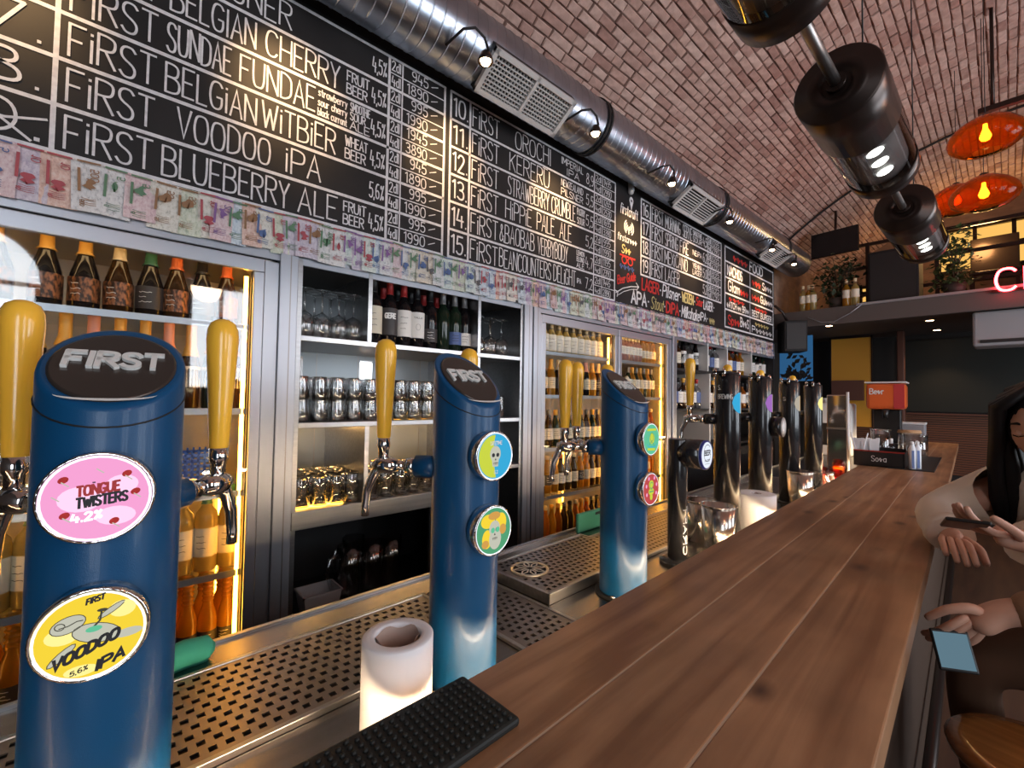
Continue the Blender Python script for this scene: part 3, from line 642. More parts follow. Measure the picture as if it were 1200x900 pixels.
    for i, (no, words, side, ab, p2, p4) in enumerate(rows):
        z = top-rh*(i+1)
        txt(no, 1.222, 1.31, z+.024, .09, .009, name='number')
        txt('FiRST', 1.34, 1.52, z+.018, .1, .0062, jitter=.03)
        for t, a, b in words: txt(t, a, b, z+.02, .1, .0058, jitter=.03)
        if no == '11.': mb = MB(); line(mb, 1.865, z+.128, 1.905, z+.128, .005); obj('macron', mb, 'chalk', cb)
        n = len(side)
        for k, t in enumerate(side):
            hh = .042 if n == 2 else .03; wide = len(t) > 6
            a, b = (2.185, 2.26) if no in ('12.', '14.') else (2.19, 2.23) if no == '15.' else (2.03, 2.24) if wide else (2.08, 2.20)
            txt(t, a, b, z+(.076-k*.058 if n == 2 else .092-k*.04 if n == 3 else .05), hh, .0045)
        txt(ab, 2.275, 2.35, z+.03, .07, .005)
        txt('2dl', 2.375, 2.435, z+.083, .042, .0042); txt('4dl', 2.375, 2.435, z+.014, .042, .0042)
        txt(p2, 2.465, 2.545, z+.082, .045, .0042); txt(p4, 2.465, 2.55, z+.012, .045, .0042)
    # ---- list 3
    L, R_, N, P1, P2, rh3 = 2.935, 4.34, 3.065, 4.05, 4.12, .1455
    g = MB()
    for i in range(5): line(g, L, 3.045-rh3*i, R_, 3.045-rh3*i, .014)
    for x in (L, N, R_): line(g, x, 3.045, x, 3.045-4*rh3, .014)
    line(g, P1, 3.045, P1, 3.045-4*rh3, .009)
    obj('menu_grid', g, 'chalk', cb)
    g = MB(); line(g, P2, 3.045, P2, 3.045-4*rh3, .006)
    for i in range(4): line(g, P1, 3.045-rh3*(i+.5), R_, 3.045-rh3*(i+.5), .005)
    obj('price_grid', g, 'chalk', cb)
    rows = [('16.', [('MORNiNG', 3.29, 3.53), ('SERVE', 3.58, 3.74)], ['SMOOTHIE', 'SOUR'], '4,5'), ('17.', [('SPRiNG', 3.29, 3.49), ('FiRE', 3.53, 3.68)], ['NEiPA'], '6,2'), ('18.', [('MEXiCANO', 3.28, 3.66)], ['VIENNA', 'LAGER'], '5,0'), ('19.', [('LAGER', 3.29, 3.52)], [], '5,2')]
    for i, (no, words, side, ab) in enumerate(rows):
        z = 3.045-rh3*(i+1)
        txt(no, 2.955, 3.052, z+.026, .094, .011, name='number'); txt('FiRST', 3.085, 3.255, z+.02, .104, .0078)
        for t, a, b in words: txt(t, a, b, z+.02, .104, .0074)
        for k, t in enumerate(side): txt(t, 3.76, 3.93, z+(.08-k*.056 if len(side) > 1 else .05), .044, .006)
        txt(ab, 3.955, 4.035, z+.03, .08, .0075)
        for k in range(2):
            txt('2dl' if k == 0 else '4dl', 4.062, 4.108, z+.083-k*.069, .044, .0055); txt(('1095', '2190') [k] if i < 2 else ('895', '1790')[k], 4.135, 4.29, z+.083-k*.069, .046, .0055)
    # icons and notes between the lists
    mb = MB(); c = (2.80, 2.985)
    ring = [(c[0]+.026*cos(a), c[1]+.03*sin(a)) for a in [pi*k/8 for k in range(-2, 11)]]
    mb.add([f(*p) for p in ring]+[f(c[0], c[1]-.075)], [tuple(range(len(ring)+1))]); obj('pin_icon', mb, 'chalk', cb)
    o = MB(); o.add([(c[0]+.009*cos(pi*k/5), -.003, c[1]+.010*sin(pi*k/5)-2.06) for k in range(10)], [tuple(range(10))]); obj('pin_eye', o, 'board_black', cb)
    txt('firstcraft', 2.66, 2.88, 2.86, .075, .008, shear=.12)
    mb = MB()
    for r in (.018, .036, .054): 
        for sg in (1, -1): ribbon(mb, [(2.77+sg*(.005+r*cos(a)), 2.775+r*sin(a)) for a in [radians(q) for q in range(-55, 56, 22)]], .009, f)
    ribbon(mb, [(2.77, 2.73), (2.77, 2.78)], .012, f); obj('wifi_icon', mb, 'chalk', cb)
    txt('firstcr~~~', 2.63, 2.87, 2.66, .05, .007, 'chalk', shear=.1)
    txt('S~~', 2.68, 2.79, 2.575, .06, .009, 'chalk_yellow', shear=.15)
    mb = MB()
    for cx in (2.715, 2.79): ribbon(mb, [(cx+.03*cos(a), 2.525+.026*sin(a)) for a in [2*pi*k/12 for k in range(13)]], .01, f)
    ribbon(mb, [(2.745, 2.53), (2.76, 2.53)], .01, f); ribbon(mb, [(2.66, 2.555), (2.85, 2.555)], .012, f); obj('glasses_drawing', mb, 'chalk_red', cb)
    txt('~~~~', 2.66, 2.84, 2.455, .05, .008, 'chalk_blue'); 
    txt('Beer Guide', 2.635, 2.86, 2.335, .06, .010, 'chalk_red', slope=.3)
    mb = MB(); ribbon(mb, [(2.615, 2.27), (2.7, 2.315), (2.8, 2.345), (2.90, 2.36)], .008, f); ribbon(mb, [(2.63, 2.25), (2.71, 2.293), (2.8, 2.323), (2.88, 2.338)], .005, f); ribbon(mb, [(2.87, 2.385), (2.905, 2.36), (2.875, 2.33)], .008, f); ribbon(mb, [(2.6, 2.285), (2.64, 2.28), (2.63, 2.245)], .008, f); obj('arrow', mb, 'chalk', cb)
    for t, a, b, z, h, lw, mt, kw in (('LAGER', 2.95, 3.19, 2.352, .085, .015, 'chalk_red', {}), ('*', 3.205, 3.225, 2.35, .08, .012, 'chalk', {}), ('Pilsner', 3.245, 3.52, 2.35, .095, .012, 'chalk', dict(shear=.15)), ('*', 3.535, 3.55, 2.35, .08, .012, 'chalk', {}),
                              ('WEIZEN', 3.57, 3.77, 2.358, .08, .014, 'chalk_yellow', {}), ('*', 3.785, 3.80, 2.35, .08, .012, 'chalk', {}), ('Sour', 3.82, 3.95, 2.365, .07, .011, 'chalk_red', dict(shear=.15)), ('LAGER', 3.97, 4.15, 2.352, .08, .012, 'chalk', {}), ('*', 4.17, 4.185, 2.35, .08, .012, 'chalk', {}),
                              ('APA', 2.81, 3.01, 2.228, .09, .017, 'chalk', {}), ('*', 3.03, 3.05, 2.23, .08, .012, 'chalk', {}), ('Stout', 3.075, 3.26, 2.225, .095, .008, 'chalk_yellow', dict(shear=.2)), ('*', 3.275, 3.29, 2.23, .08, .012, 'chalk', {}), ('DiPA', 3.31, 3.51, 2.228, .085, .017, 'chalk_red', {}), ('*', 3.525, 3.54, 2.23, .08, .012, 'chalk', {}),
                              ('Milkshake', 3.56, 3.88, 2.225, .095, .012, 'chalk', dict(shear=.15)), ('iPA', 3.9, 4.02, 2.24, .07, .011, 'chalk', {}), ('*', 4.04, 4.055, 2.23, .08, .012, 'chalk', {}), ('~~~', 4.09, 4.19, 2.23, .075, .012, 'chalk_yellow', {})):
        txt(t, a, b, z, h, lw, mt, **kw)
    # ---- food list
    L, R_, mid = 4.43, 5.76, 5.06; zs = [3.045, 2.90, 2.74, 2.58, 2.42, 2.245]
    g = MB()
    for z in zs: line(g, L, z, R_, z, .016)
    for x in (L, R_): line(g, x, zs[0], x, zs[-1], .016)
    line(g, mid, zs[1], mid, zs[-1], .012); obj('menu_grid', g, 'chalk', cb)
    for t, a, b, z, h, lw, mt in (('~~~~', 4.62, 4.98, 2.935, .08, .014, 'chalk_red'), ('FOOD', 5.05, 5.42, 2.925, .095, .018, 'chalk'), ('NACHOS', 4.48, 4.85, 2.77, .095, .018, 'chalk'), ('Glam', 4.50, 4.78, 2.615, .10, .015, 'chalk'), ('~~~', 4.80, 5.0, 2.615, .08, .015, 'chalk_red'),
                              ('~~~~', 4.52, 4.9, 2.515, .05, .012, 'chalk_red'), ('~ATCH ~~ BR~~', 4.47, 5.02, 2.445, .06, .012, 'chalk'), ('Sp~~', 4.5, 4.78, 2.28, .09, .015, 'chalk_red'), ('B~~S', 4.8, 5.02, 2.29, .09, .014, 'chalk'), ('~~~', 5.11, 5.36, 2.78, .08, .014, 'chalk_red'), ('S~~~', 5.42, 5.7, 2.78, .08, .014, 'chalk'),
                              ('~~~', 5.1, 5.33, 2.62, .08, .014, 'chalk_red'), ('Gul~~~', 5.36, 5.72, 2.62, .08, .014, 'chalk'), ('~~~~', 5.2, 5.55, 2.515, .05, .012, 'chalk_red'), ('BEST BURGER', 5.11, 5.70, 2.445, .06, .012, 'chalk'), ('~~~~~', 5.2, 5.6, 2.345, .05, .01, 'chalk_yellow'), ('P~~~~~', 5.11, 5.7, 2.27, .065, .013, 'chalk')):
        txt(t, a, b, z, h, lw, mt)
chalk_menu()
det = thing('motion_sensor', 'small white motion sensor fixed above the chalkboard icons', 'sensor', (2.77, 1.85, 3.02))
obj('body', MB().box(-.022, .022, -.035, 0, 0, .11), 'white_plastic', det, bevel=.015); obj('lens', MB().box(-.014, .014, -.038, -.034, .02, .05), 'paper', det)

# ---------------------------------------------------------------- banknotes
def banknotes():
    cols = {'pale pink': ((.72, .50, .52), (.55, .25, .32)), 'pale green': ((.62, .66, .48), (.30, .40, .22)), 'mauve': ((.58, .50, .62), (.33, .24, .42)), 'grey white': ((.70, .70, .70), (.32, .34, .36)),
            'beige': ((.70, .60, .46), (.42, .30, .18)), 'pale blue': ((.55, .66, .75), (.15, .30, .50)), 'orange pink': ((.74, .44, .33), (.55, .2, .12)), 'cream': ((.74, .70, .60), (.40, .38, .28)), 'mint': ((.62, .72, .66), (.25, .42, .38)), 'red and blue': ((.66, .42, .42), (.14, .2, .45))}
    cols = {k: (tuple(.25*.72+.75*q for q in a), tuple(.35*.6+.65*q for q in b)) for k, (a, b) in cols.items()}
    for k, (a, b) in cols.items():
        m = bpy.data.materials.new('note_'+k.replace(' ', '_')); m.use_nodes = True; nt = m.node_tree; p = nt.nodes['Principled BSDF']; p.inputs['Roughness'].default_value = .6
        tc = nt.nodes.new('ShaderNodeTexCoord'); oi = nt.nodes.new('ShaderNodeObjectInfo'); v = nt.nodes.new('ShaderNodeVectorMath'); v.operation = 'MULTIPLY_ADD'
        v.inputs[1].default_value = (130, 130, 80); nt.links.new(tc.outputs['Object'], v.inputs[0])
        cb = nt.nodes.new('ShaderNodeCombineXYZ'); mm = nt.nodes.new('ShaderNodeMath'); mm.operation = 'MULTIPLY'; mm.inputs[1].default_value = 90; nt.links.new(oi.outputs['Random'], mm.inputs[0]); nt.links.new(mm.outputs[0], cb.inputs[0]); nt.links.new(mm.outputs[0], cb.inputs[2]); nt.links.new(cb.outputs[0], v.inputs[2])
        n = nt.nodes.new('ShaderNodeTexNoise'); n.inputs['Scale'].default_value = 1; n.inputs['Detail'].default_value = 2.5; n.inputs['Roughness'].default_value = .7; nt.links.new(v.outputs[0], n.inputs['Vector'])
        cr = nt.nodes.new('ShaderNodeValToRGB'); e = cr.color_ramp.elements; e[0].position = .30; e[0].color = (*b, 1); e[1].position = .47; e[1].color = (*a, 1)
        x = cr.color_ramp.elements.new(.72); x.color = (*[min(1, .35+q*.65) for q in a], 1); nt.links.new(n.outputs[0], cr.inputs[0]); nt.links.new(cr.outputs[0], p.inputs['Base Color']); M['note_'+k] = m
    me = {}
    def note_mesh(w_, h, k, var):
        key = (round(w_, 3), k, var)
        if key in me: return me[key]
        rnd = random.Random(var*7+1); mb = MB(); n = 4; V = []; c1, c2 = rnd.uniform(-.006, .01), rnd.uniform(.0, .012)
        for j in range(n+1):
            q = j/n
            for i in range(3):
                u = i/2; V.append(((u-.5)*w_, -.004-c2*q*q-c1*(u-.5)*q, -h*q))
        V += [(p[0], p[1]+.0008, p[2]) for p in V]; fs = []; o = 3*(n+1)
        for j in range(n):
            for i in range(2):
                a = j*3+i; fs.append((a, a+1, a+4, a+3)); fs.append((o+a, o+a+3, o+a+4, o+a+1))
        m = MB().add(V, fs, True).mesh('banknote'); m.materials.append(M['note_'+k]); me[key] = m; return m
    pr = {}
    for nm, col in (('blue', (.10, .16, .34)), ('green', (.12, .24, .14)), ('red', (.42, .08, .10)), ('violet', (.24, .12, .32)), ('grey', (.12, .12, .13)), ('brown', (.30, .16, .08))): mat('note_ink_'+nm, col, .6)
    def print_mesh(var):
        if var in pr: return pr[var]
        rnd = random.Random(var+50); mb = MB(); y = -.0162; g = lambda u, v, d=0: (u, y-d, v)
        cv = -rnd.uniform(.05, .1); mb.add([g(.012*cos(2*pi*k/14)+rnd.choice((-.006, .004)), cv+.017*sin(2*pi*k/14)) for k in range(14)], [tuple(range(14))])
        num = rnd.choice(('20', '50', '100', '10', '5', '500')); ss, wd = strokes(num, None, .018)
        for s_ in ss: ribbon(mb, [(.021-p[1]*1.0, -.028-p[0]) for p in s_], .0026, g)
        for s_ in ss: ribbon(mb, [(-.012-p[1]*.5, -.125-p[0]*.5) for p in s_], .0018, g)
        for k in range(4): v = -.118-k*.006; ribbon(mb, [(-.018, v), (.0, v+rnd.uniform(-.003, .003)), (.014, v)], .0014, g)
        mb.quad(g(-.026, -.006), g(.026, -.006), g(.026, -.011), g(-.026, -.011)); mb.quad(g(-.026, -.03), g(-.019, -.03), g(-.019, -.1), g(-.026, -.1))
        m = mb.mesh('note_print'); m.materials.append(M['note_ink_'+('blue', 'green', 'red', 'violet', 'grey', 'brown')[var % 6]]); pr[var] = m; return m
    seq = ['pale green', 'pale green', 'pale pink', 'mauve', 'orange pink', 'grey white', 'grey white', 'pale pink', 'cream', 'pale green', 'cream', 'pale pink', 'pale blue', 'orange pink', 'cream', 'pale green', 'mauve', 'mauve', 'mauve', 'grey white', 'grey white', 'mint', 'mauve', 'mint', 'pale blue', 'grey white', 'pale pink', 'grey white', 'cream', 'beige', 'beige', 'grey white', 'mint', 'cream', 'pale green', 'mint', 'grey white', 'pale blue', 'pale blue', 'orange pink', 'grey white', 'cream', 'cream', 'pale blue', 'mauve', 'beige', 'orange pink']
    zones = [(-.5, .45, 'over the large bottle fridge'), (.45, 1.72, 'over the wine shelf'), (1.72, 2.66, 'over the left door of the far fridge'), (2.66, 3.5, 'over the right door of the far fridge'), (3.5, 9, 'over the spirits shelves')]
    x = -.38; i = 0; cnt = {}
    while x < 5.72:
        k = seq[i] if i < len(seq) else random.choice(list(cols)); wide = .066 if x < .2 else .05; h = .158 if i % 7 else .146
        z = next(q for q in zones if q[0] <= x < q[1])[2]; cnt[z] = cnt.get(z, 0)+1
        o = bpy.data.objects.new('banknote', note_mesh(wide+.014, h, k, i % 6)); COL.objects.link(o)
        o.location = (x, WY-.0025-(i % 3)*.0022, 2.203+random.uniform(-.004, .003)); o.rotation_euler = (0, random.uniform(-.05, .05), 0)
        tag(o, '%s banknote %s, %s from the left' % (k, z, nth(cnt[z]-1)), 'banknote', 'banknotes hanging in a strip under the chalkboard')
        p = bpy.data.objects.new('note_print', print_mesh(random.randrange(18))); COL.objects.link(p); p.parent = o
        x += wide*random.uniform(.82, .98); i += 1
banknotes()
# ---------------------------------------------------------------- the bar
def bar_top():
    o = thing('bar_counter', 'long wooden bar top of three planks running to the far end', 'bar counter', (BO.x, BO.y, 0), BA)
    s0, s1, th = -1.6, 6.2, .045
    for k in range(3):
        a, b = -.435+k*.145, -.435+(k+1)*.145
        obj('plank', MB().box(0, s1-s0, -.0723, .0723, -th, 0), 'bar_wood', o, (s0, (a+b)/2, 1.10), bevel=.0028)
    for k in (1, 2): obj('seam_highlight', MB().box(s0, s1-.01, -.435+k*.145-.0016, -.435+k*.145+.0016, 1.06, 1.0994), 'seam_highlight_tone', o)  # bright edge highlight of the plank seams, put in as pale strips
    obj('front_panel', MB().box(s0, s1-.05, -.36, -.33, 0, 1.055), 'bar_front', o)
    obj('back_panel', MB().box(s0, s1-.05, -.075, -.05, .0, 1.055), 'bar_front', o)
    obj('led_strip', MB().box(s0, s1-.1, -.05, -.042, 1.022, 1.034), 'led_bar', o, label='warm white light strip under the bar lip')
    obj('foot_rail', MB().tube([(s0, -.40, .2), (s1-.05, -.40, .2)], .02, 10), 'bronze', o)
bar_top()
CZ = .99
def work_counter():
    o = thing('work_counter', 'stainless steel work counter behind the bar top holding the tap towers', 'counter', (BO.x, BO.y, 0), BA)
    obj('worktop', MB().box(-1.6, 5.6, -.045, .585, CZ-.035, CZ), 'counter_steel', o, bevel=.004)
    obj('back_lip', MB().box(-1.6, 5.6,   .580, .592, CZ-.08, CZ+.006), 'steel', o)
    obj('cabinet', MB().box(-1.6, 5.6, .0, .56, .0, CZ-.036), 'unit_dark', o)
work_counter()

def grate(name, s0, s1, t0, t1, zt, label, raised=False, medallion=None):
    o = thing(name, label, 'drip tray', (BO.x, BO.y, 0), BA, 'drip trays along the work counter')
    p = .0108; nx = int((s1-s0-.02)/p)//2*2+1; ny = int((t1-t0-.02)/p)//2*2+1
    px_, py_ = (s1-s0-.02)/nx, (t1-t0-.02)/ny
    mb = MB(); V = [(s0+.01+i*px_, t0+.01+j*py_, zt) for j in range(ny+1) for i in range(nx+1)]; fs = []
    for j in range(ny):
        for i in range(nx):
            hole = j % 2 == 1 and (i + j//2) % 2 == 1 and 0 < i < nx-1
            if medallion and hole:
                x, y = s0+.01+(i+.5)*px_, t0+.01+(j+.5)*py_
                if (x-medallion[0])**2+(y-medallion[1])**2 < .062**2: hole = False
            if not hole:
                a = j*(nx+1)+i; fs.append((a, a+1, a+nx+2, a+nx+1))
    mb.add(V, fs)
    g = obj('grate', mb, 'grate_steel', o)
    sd = g.modifiers.new('thick', 'SOLIDIFY'); sd.thickness = .0025; sd.offset = -1
    zb = CZ+.0006
    rim = MB().box(s0, s1, t0, t0+.01, zb, zt+.002).box(s0, s1, t1-.01, t1, zb, zt+.002).box(s0, s0+.01, t0, t1, zb, zt+.002).box(s1-.01, s1, t0, t1, zb, zt+.002)
    obj('rim', rim, 'steel', o, bevel=.0015)
    obj('basin', MB().box(s0+.008, s1-.008, t0+.008, t1-.008, zb, zb+.002), 'basin', o)
    if medallion:
        mx, my = medallion; r = .055; mm = MB()
        mm.lathe([(r, zt+.0005), (r, zt+.004), (r-.007, zt+.004), (r-.007, zt+.0005)], 32, (mx, my, 0), caps=False)
        f = lambda u, v: (mx+u, my+v, zt+.0035)
        for k in range(8):
            a = pi*k/4+.3; ribbon(mm, [(.008*cos(a), .008*sin(a)), (r*.55*cos(a+.25), r*.55*sin(a+.25)), ((r-.004)*cos(a), (r-.004)*sin(a))], .005, f); ribbon(mm, [(.008*cos(a), .008*sin(a)), (r*.55*cos(a-.25), r*.55*sin(a-.25)), ((r-.004)*cos(a), (r-.004)*sin(a))], .005, f)
        md = obj('rinser_wheel', mm, 'wheel_brass', o, label='round spoked glass rinser')
        obj('well', MB().lathe([(r-.007, zt+.0004), (0, zt+.0005)], 24, (mx, my, 0)), 'basin', md)
grate('drip_tray', -1.05, .145, .222, .478, CZ+.010, 'long perforated steel drip tray in front of the first two blue towers')
grate('drip_tray', .155, .335, .06, .478, CZ+.006, 'flat perforated drip tray right beside the second blue tower')
grate('drip_tray', .352, .82, .225, .485, CZ+.026, 'raised perforated drip tray with a round glass rinser before the third blue tower', True, (.437, .375))
grate('drip_tray', .84, 1.55, .225, .478, CZ+.010, 'perforated drip tray behind the thin black tower beyond the third blue tower')
grate('drip_tray', 1.60, 2.9, .225, .478, CZ+.010, 'perforated drip tray behind the far row of black towers')

# ---------------------------------------------------------------- tap fittings
def faucet(parent, dx, dy, z, hz=0):
    """shank, faucet and handle leaving the column sideways and backwards"""
    L = sqrt(dx*dx+dy*dy); ux, uy = dx/L, dy/L; r0 = parent['r']
    at = lambda d, zz: (ux*d, uy*d, zz)
    blue = parent['paint']
    obj('shank_collar', MB().tube([at(r0-.012, z), at(r0+.034, z)], [.021, .021], 16), blue, parent)
    fb = MB()
    fb.tube([at(r0+.034, z), at(r0+.052, z)], .016, 12).tube([at(r0+.052, z), at(L-.02, z)], .0095, 12)
    fb.tube([at(L-.034, z), at(L-.016, z), at(L+.002, z), at(L+.018, z)], [.011, .0165, .0165, .009], 12)
    fb.tube([at(L-.004, z+.01), at(L-.004, z+.03), at(L-.004, z+.034), at(L-.004, z+.052)], [.010, .010, .0125, .0125], 12)
    f = obj('faucet', fb, 'chrome', parent)
    obj('spout', MB().tube([at(L+.002, z), at(L+.012, z-.015), at(L+.026, z-.045), at(L+.030, z-.08), at(L+.030, z-.098)], [.0105, .0095, .0085, .0075, .0075], 10), 'chrome', f)
    obj('handle', MB().lathe([(.0, z+.048), (.0115, z+.05), (.0125, z+.056), (.0158, z+.12), (.0195, z+.19), (.0205, z+.212), (.0195, z+.226), (.0155, z+.236), (.008, z+.241), (0, z+.2425)], 20, at(L-.004, 0)), 'tap_yellow', parent)

def badge(parent, z, y, design, r=.0435, thick=.024, rimmat='chrome'):
    b = obj('badge', MB().lathe([(r*.6, 0), (r, -.004), (r, -thick), (r-.0025, -thick-.0015), (r-.0025, -thick+.001)], 36, (0, y, z), ax='y', caps=False), rimmat, parent, label='round beer badge')
    yf = y-thick
    obj('badge_face', MB().lathe([(r-.0024, yf), (0, yf-.0002)], 36, (0, 0, z), ax='y'), design['bg'], b)
    n = [0]
    def f(u, v, d=0): return (u, yf-.0006-n[0]*.0003-d*.2, z+v)
    for mt, kind, data in design['art']:
        mb = MB(); n[0] += 1
        if kind == 'poly':
            for P in data: obj('badge_shape', MB().add([f(*p) for p in P], [tuple(range(len(P)))]), mt, b); n[0] += .25
            continue
        elif kind == 'line':
            for P, lw in data: ribbon(mb, P, lw, f)
        elif kind == 'text':
            for t, u, v, h, wd, lw, sl, sh in data: mb = MB(); write(mb, t, u, v, h, wd, lw, f, 0, sh, sl); obj('badge_print', mb, mt, b)
            continue
        obj('badge_print', mb, mt, b)
def ell(cx, cy, rx, ry, n=18, rot=0): return [(cx+rx*cos(2*pi*k/n)*cos(rot)-ry*sin(2*pi*k/n)*sin(rot), cy+rx*cos(2*pi*k/n)*sin(rot)+ry*sin(2*pi*k/n)*cos(rot)) for k in range(n)]
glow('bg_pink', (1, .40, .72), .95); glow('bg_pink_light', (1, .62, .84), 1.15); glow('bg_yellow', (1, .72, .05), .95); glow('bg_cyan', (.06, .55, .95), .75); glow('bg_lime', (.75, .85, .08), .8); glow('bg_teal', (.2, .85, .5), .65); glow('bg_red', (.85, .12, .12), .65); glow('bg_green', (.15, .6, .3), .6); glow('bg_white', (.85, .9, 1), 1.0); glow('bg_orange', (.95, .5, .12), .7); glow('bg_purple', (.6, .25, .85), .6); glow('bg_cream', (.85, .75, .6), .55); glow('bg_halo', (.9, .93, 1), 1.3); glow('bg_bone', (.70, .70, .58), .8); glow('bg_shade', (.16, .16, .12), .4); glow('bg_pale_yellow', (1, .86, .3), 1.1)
def halo(r, w_=.0022): return ('bg_halo', 'line', [(ell(0, 0, r, r, 36)+[(r, 0)], w_)])
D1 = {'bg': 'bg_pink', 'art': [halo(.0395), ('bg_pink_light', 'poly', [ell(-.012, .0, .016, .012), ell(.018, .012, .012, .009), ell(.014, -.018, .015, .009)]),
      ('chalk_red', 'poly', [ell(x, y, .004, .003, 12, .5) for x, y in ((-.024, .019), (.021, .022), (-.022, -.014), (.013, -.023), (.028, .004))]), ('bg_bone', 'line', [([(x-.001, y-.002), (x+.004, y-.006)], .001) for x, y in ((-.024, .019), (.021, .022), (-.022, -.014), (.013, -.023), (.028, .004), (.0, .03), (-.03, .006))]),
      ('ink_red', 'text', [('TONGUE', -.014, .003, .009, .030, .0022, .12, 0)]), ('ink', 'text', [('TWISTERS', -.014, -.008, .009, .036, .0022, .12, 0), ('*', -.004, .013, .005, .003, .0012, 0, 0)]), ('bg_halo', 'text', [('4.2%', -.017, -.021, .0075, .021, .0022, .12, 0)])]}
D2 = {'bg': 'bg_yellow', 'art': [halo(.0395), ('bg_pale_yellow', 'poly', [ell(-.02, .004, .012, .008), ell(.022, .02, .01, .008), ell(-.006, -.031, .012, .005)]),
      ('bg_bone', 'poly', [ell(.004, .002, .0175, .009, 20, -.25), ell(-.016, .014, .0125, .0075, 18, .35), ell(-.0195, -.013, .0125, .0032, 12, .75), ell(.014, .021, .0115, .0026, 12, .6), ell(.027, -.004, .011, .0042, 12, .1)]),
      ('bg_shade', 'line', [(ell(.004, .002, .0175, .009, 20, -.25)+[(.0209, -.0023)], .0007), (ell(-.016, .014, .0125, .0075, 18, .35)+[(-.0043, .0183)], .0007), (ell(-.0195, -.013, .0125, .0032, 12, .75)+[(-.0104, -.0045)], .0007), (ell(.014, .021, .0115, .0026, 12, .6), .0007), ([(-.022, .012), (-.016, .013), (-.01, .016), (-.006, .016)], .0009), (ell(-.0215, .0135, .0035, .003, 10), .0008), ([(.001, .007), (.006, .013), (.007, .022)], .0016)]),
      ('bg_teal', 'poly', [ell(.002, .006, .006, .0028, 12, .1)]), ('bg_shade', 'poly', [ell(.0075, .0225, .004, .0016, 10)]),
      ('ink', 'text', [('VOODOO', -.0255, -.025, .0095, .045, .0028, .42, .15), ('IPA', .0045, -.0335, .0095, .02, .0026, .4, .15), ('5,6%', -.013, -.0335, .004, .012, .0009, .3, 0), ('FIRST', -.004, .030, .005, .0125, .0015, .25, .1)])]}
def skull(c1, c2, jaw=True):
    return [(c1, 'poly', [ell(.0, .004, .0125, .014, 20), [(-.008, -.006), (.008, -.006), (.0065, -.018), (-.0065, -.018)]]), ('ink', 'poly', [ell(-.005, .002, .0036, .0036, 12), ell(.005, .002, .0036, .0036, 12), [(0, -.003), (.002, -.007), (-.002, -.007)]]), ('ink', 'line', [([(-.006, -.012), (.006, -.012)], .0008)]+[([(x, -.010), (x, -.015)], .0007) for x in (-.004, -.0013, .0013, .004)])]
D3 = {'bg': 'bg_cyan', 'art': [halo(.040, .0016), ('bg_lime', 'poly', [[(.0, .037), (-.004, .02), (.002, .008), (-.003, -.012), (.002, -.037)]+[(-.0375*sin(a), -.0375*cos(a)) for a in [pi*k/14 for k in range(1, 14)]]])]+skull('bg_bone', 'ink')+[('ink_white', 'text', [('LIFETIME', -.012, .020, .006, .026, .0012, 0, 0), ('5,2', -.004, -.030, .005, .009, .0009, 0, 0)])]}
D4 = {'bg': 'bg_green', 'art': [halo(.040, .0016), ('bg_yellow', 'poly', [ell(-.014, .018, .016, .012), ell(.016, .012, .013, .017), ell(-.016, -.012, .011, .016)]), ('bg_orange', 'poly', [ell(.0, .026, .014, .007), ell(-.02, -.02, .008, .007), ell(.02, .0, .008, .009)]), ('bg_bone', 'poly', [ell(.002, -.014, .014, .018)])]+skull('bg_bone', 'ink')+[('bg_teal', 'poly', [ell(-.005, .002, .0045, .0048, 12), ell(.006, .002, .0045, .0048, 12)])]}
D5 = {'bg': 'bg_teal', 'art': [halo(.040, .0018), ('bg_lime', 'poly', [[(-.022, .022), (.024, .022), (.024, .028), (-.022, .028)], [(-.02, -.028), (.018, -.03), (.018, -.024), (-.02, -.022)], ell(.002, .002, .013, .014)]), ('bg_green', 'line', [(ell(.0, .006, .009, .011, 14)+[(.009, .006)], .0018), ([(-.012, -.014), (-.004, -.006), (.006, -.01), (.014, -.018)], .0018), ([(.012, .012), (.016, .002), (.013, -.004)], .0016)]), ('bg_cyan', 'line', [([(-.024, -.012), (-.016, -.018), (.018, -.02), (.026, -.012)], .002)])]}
D6 = {'bg': 'bg_red', 'art': [halo(.040, .0016), ('bg_lime', 'poly', [ell(0, .012, .012, .011), ell(0, -.006, .014, .009), ell(0, -.02, .007, .008)]), ('bg_green', 'line', [(ell(0, .01, .008, .008, 12)+[(.008, .01)], .002), ([(-.01, -.006), (.01, -.006)], .003), ([(-.006, .0), (.006, .0)], .0015)]), ('bg_pink', 'poly', [ell(x, y, .004, .005, 10) for x, y in ((-.026, .01), (.026, .01), (-.024, -.012), (.024, -.012), (-.014, .028), (.014, .028))])]}

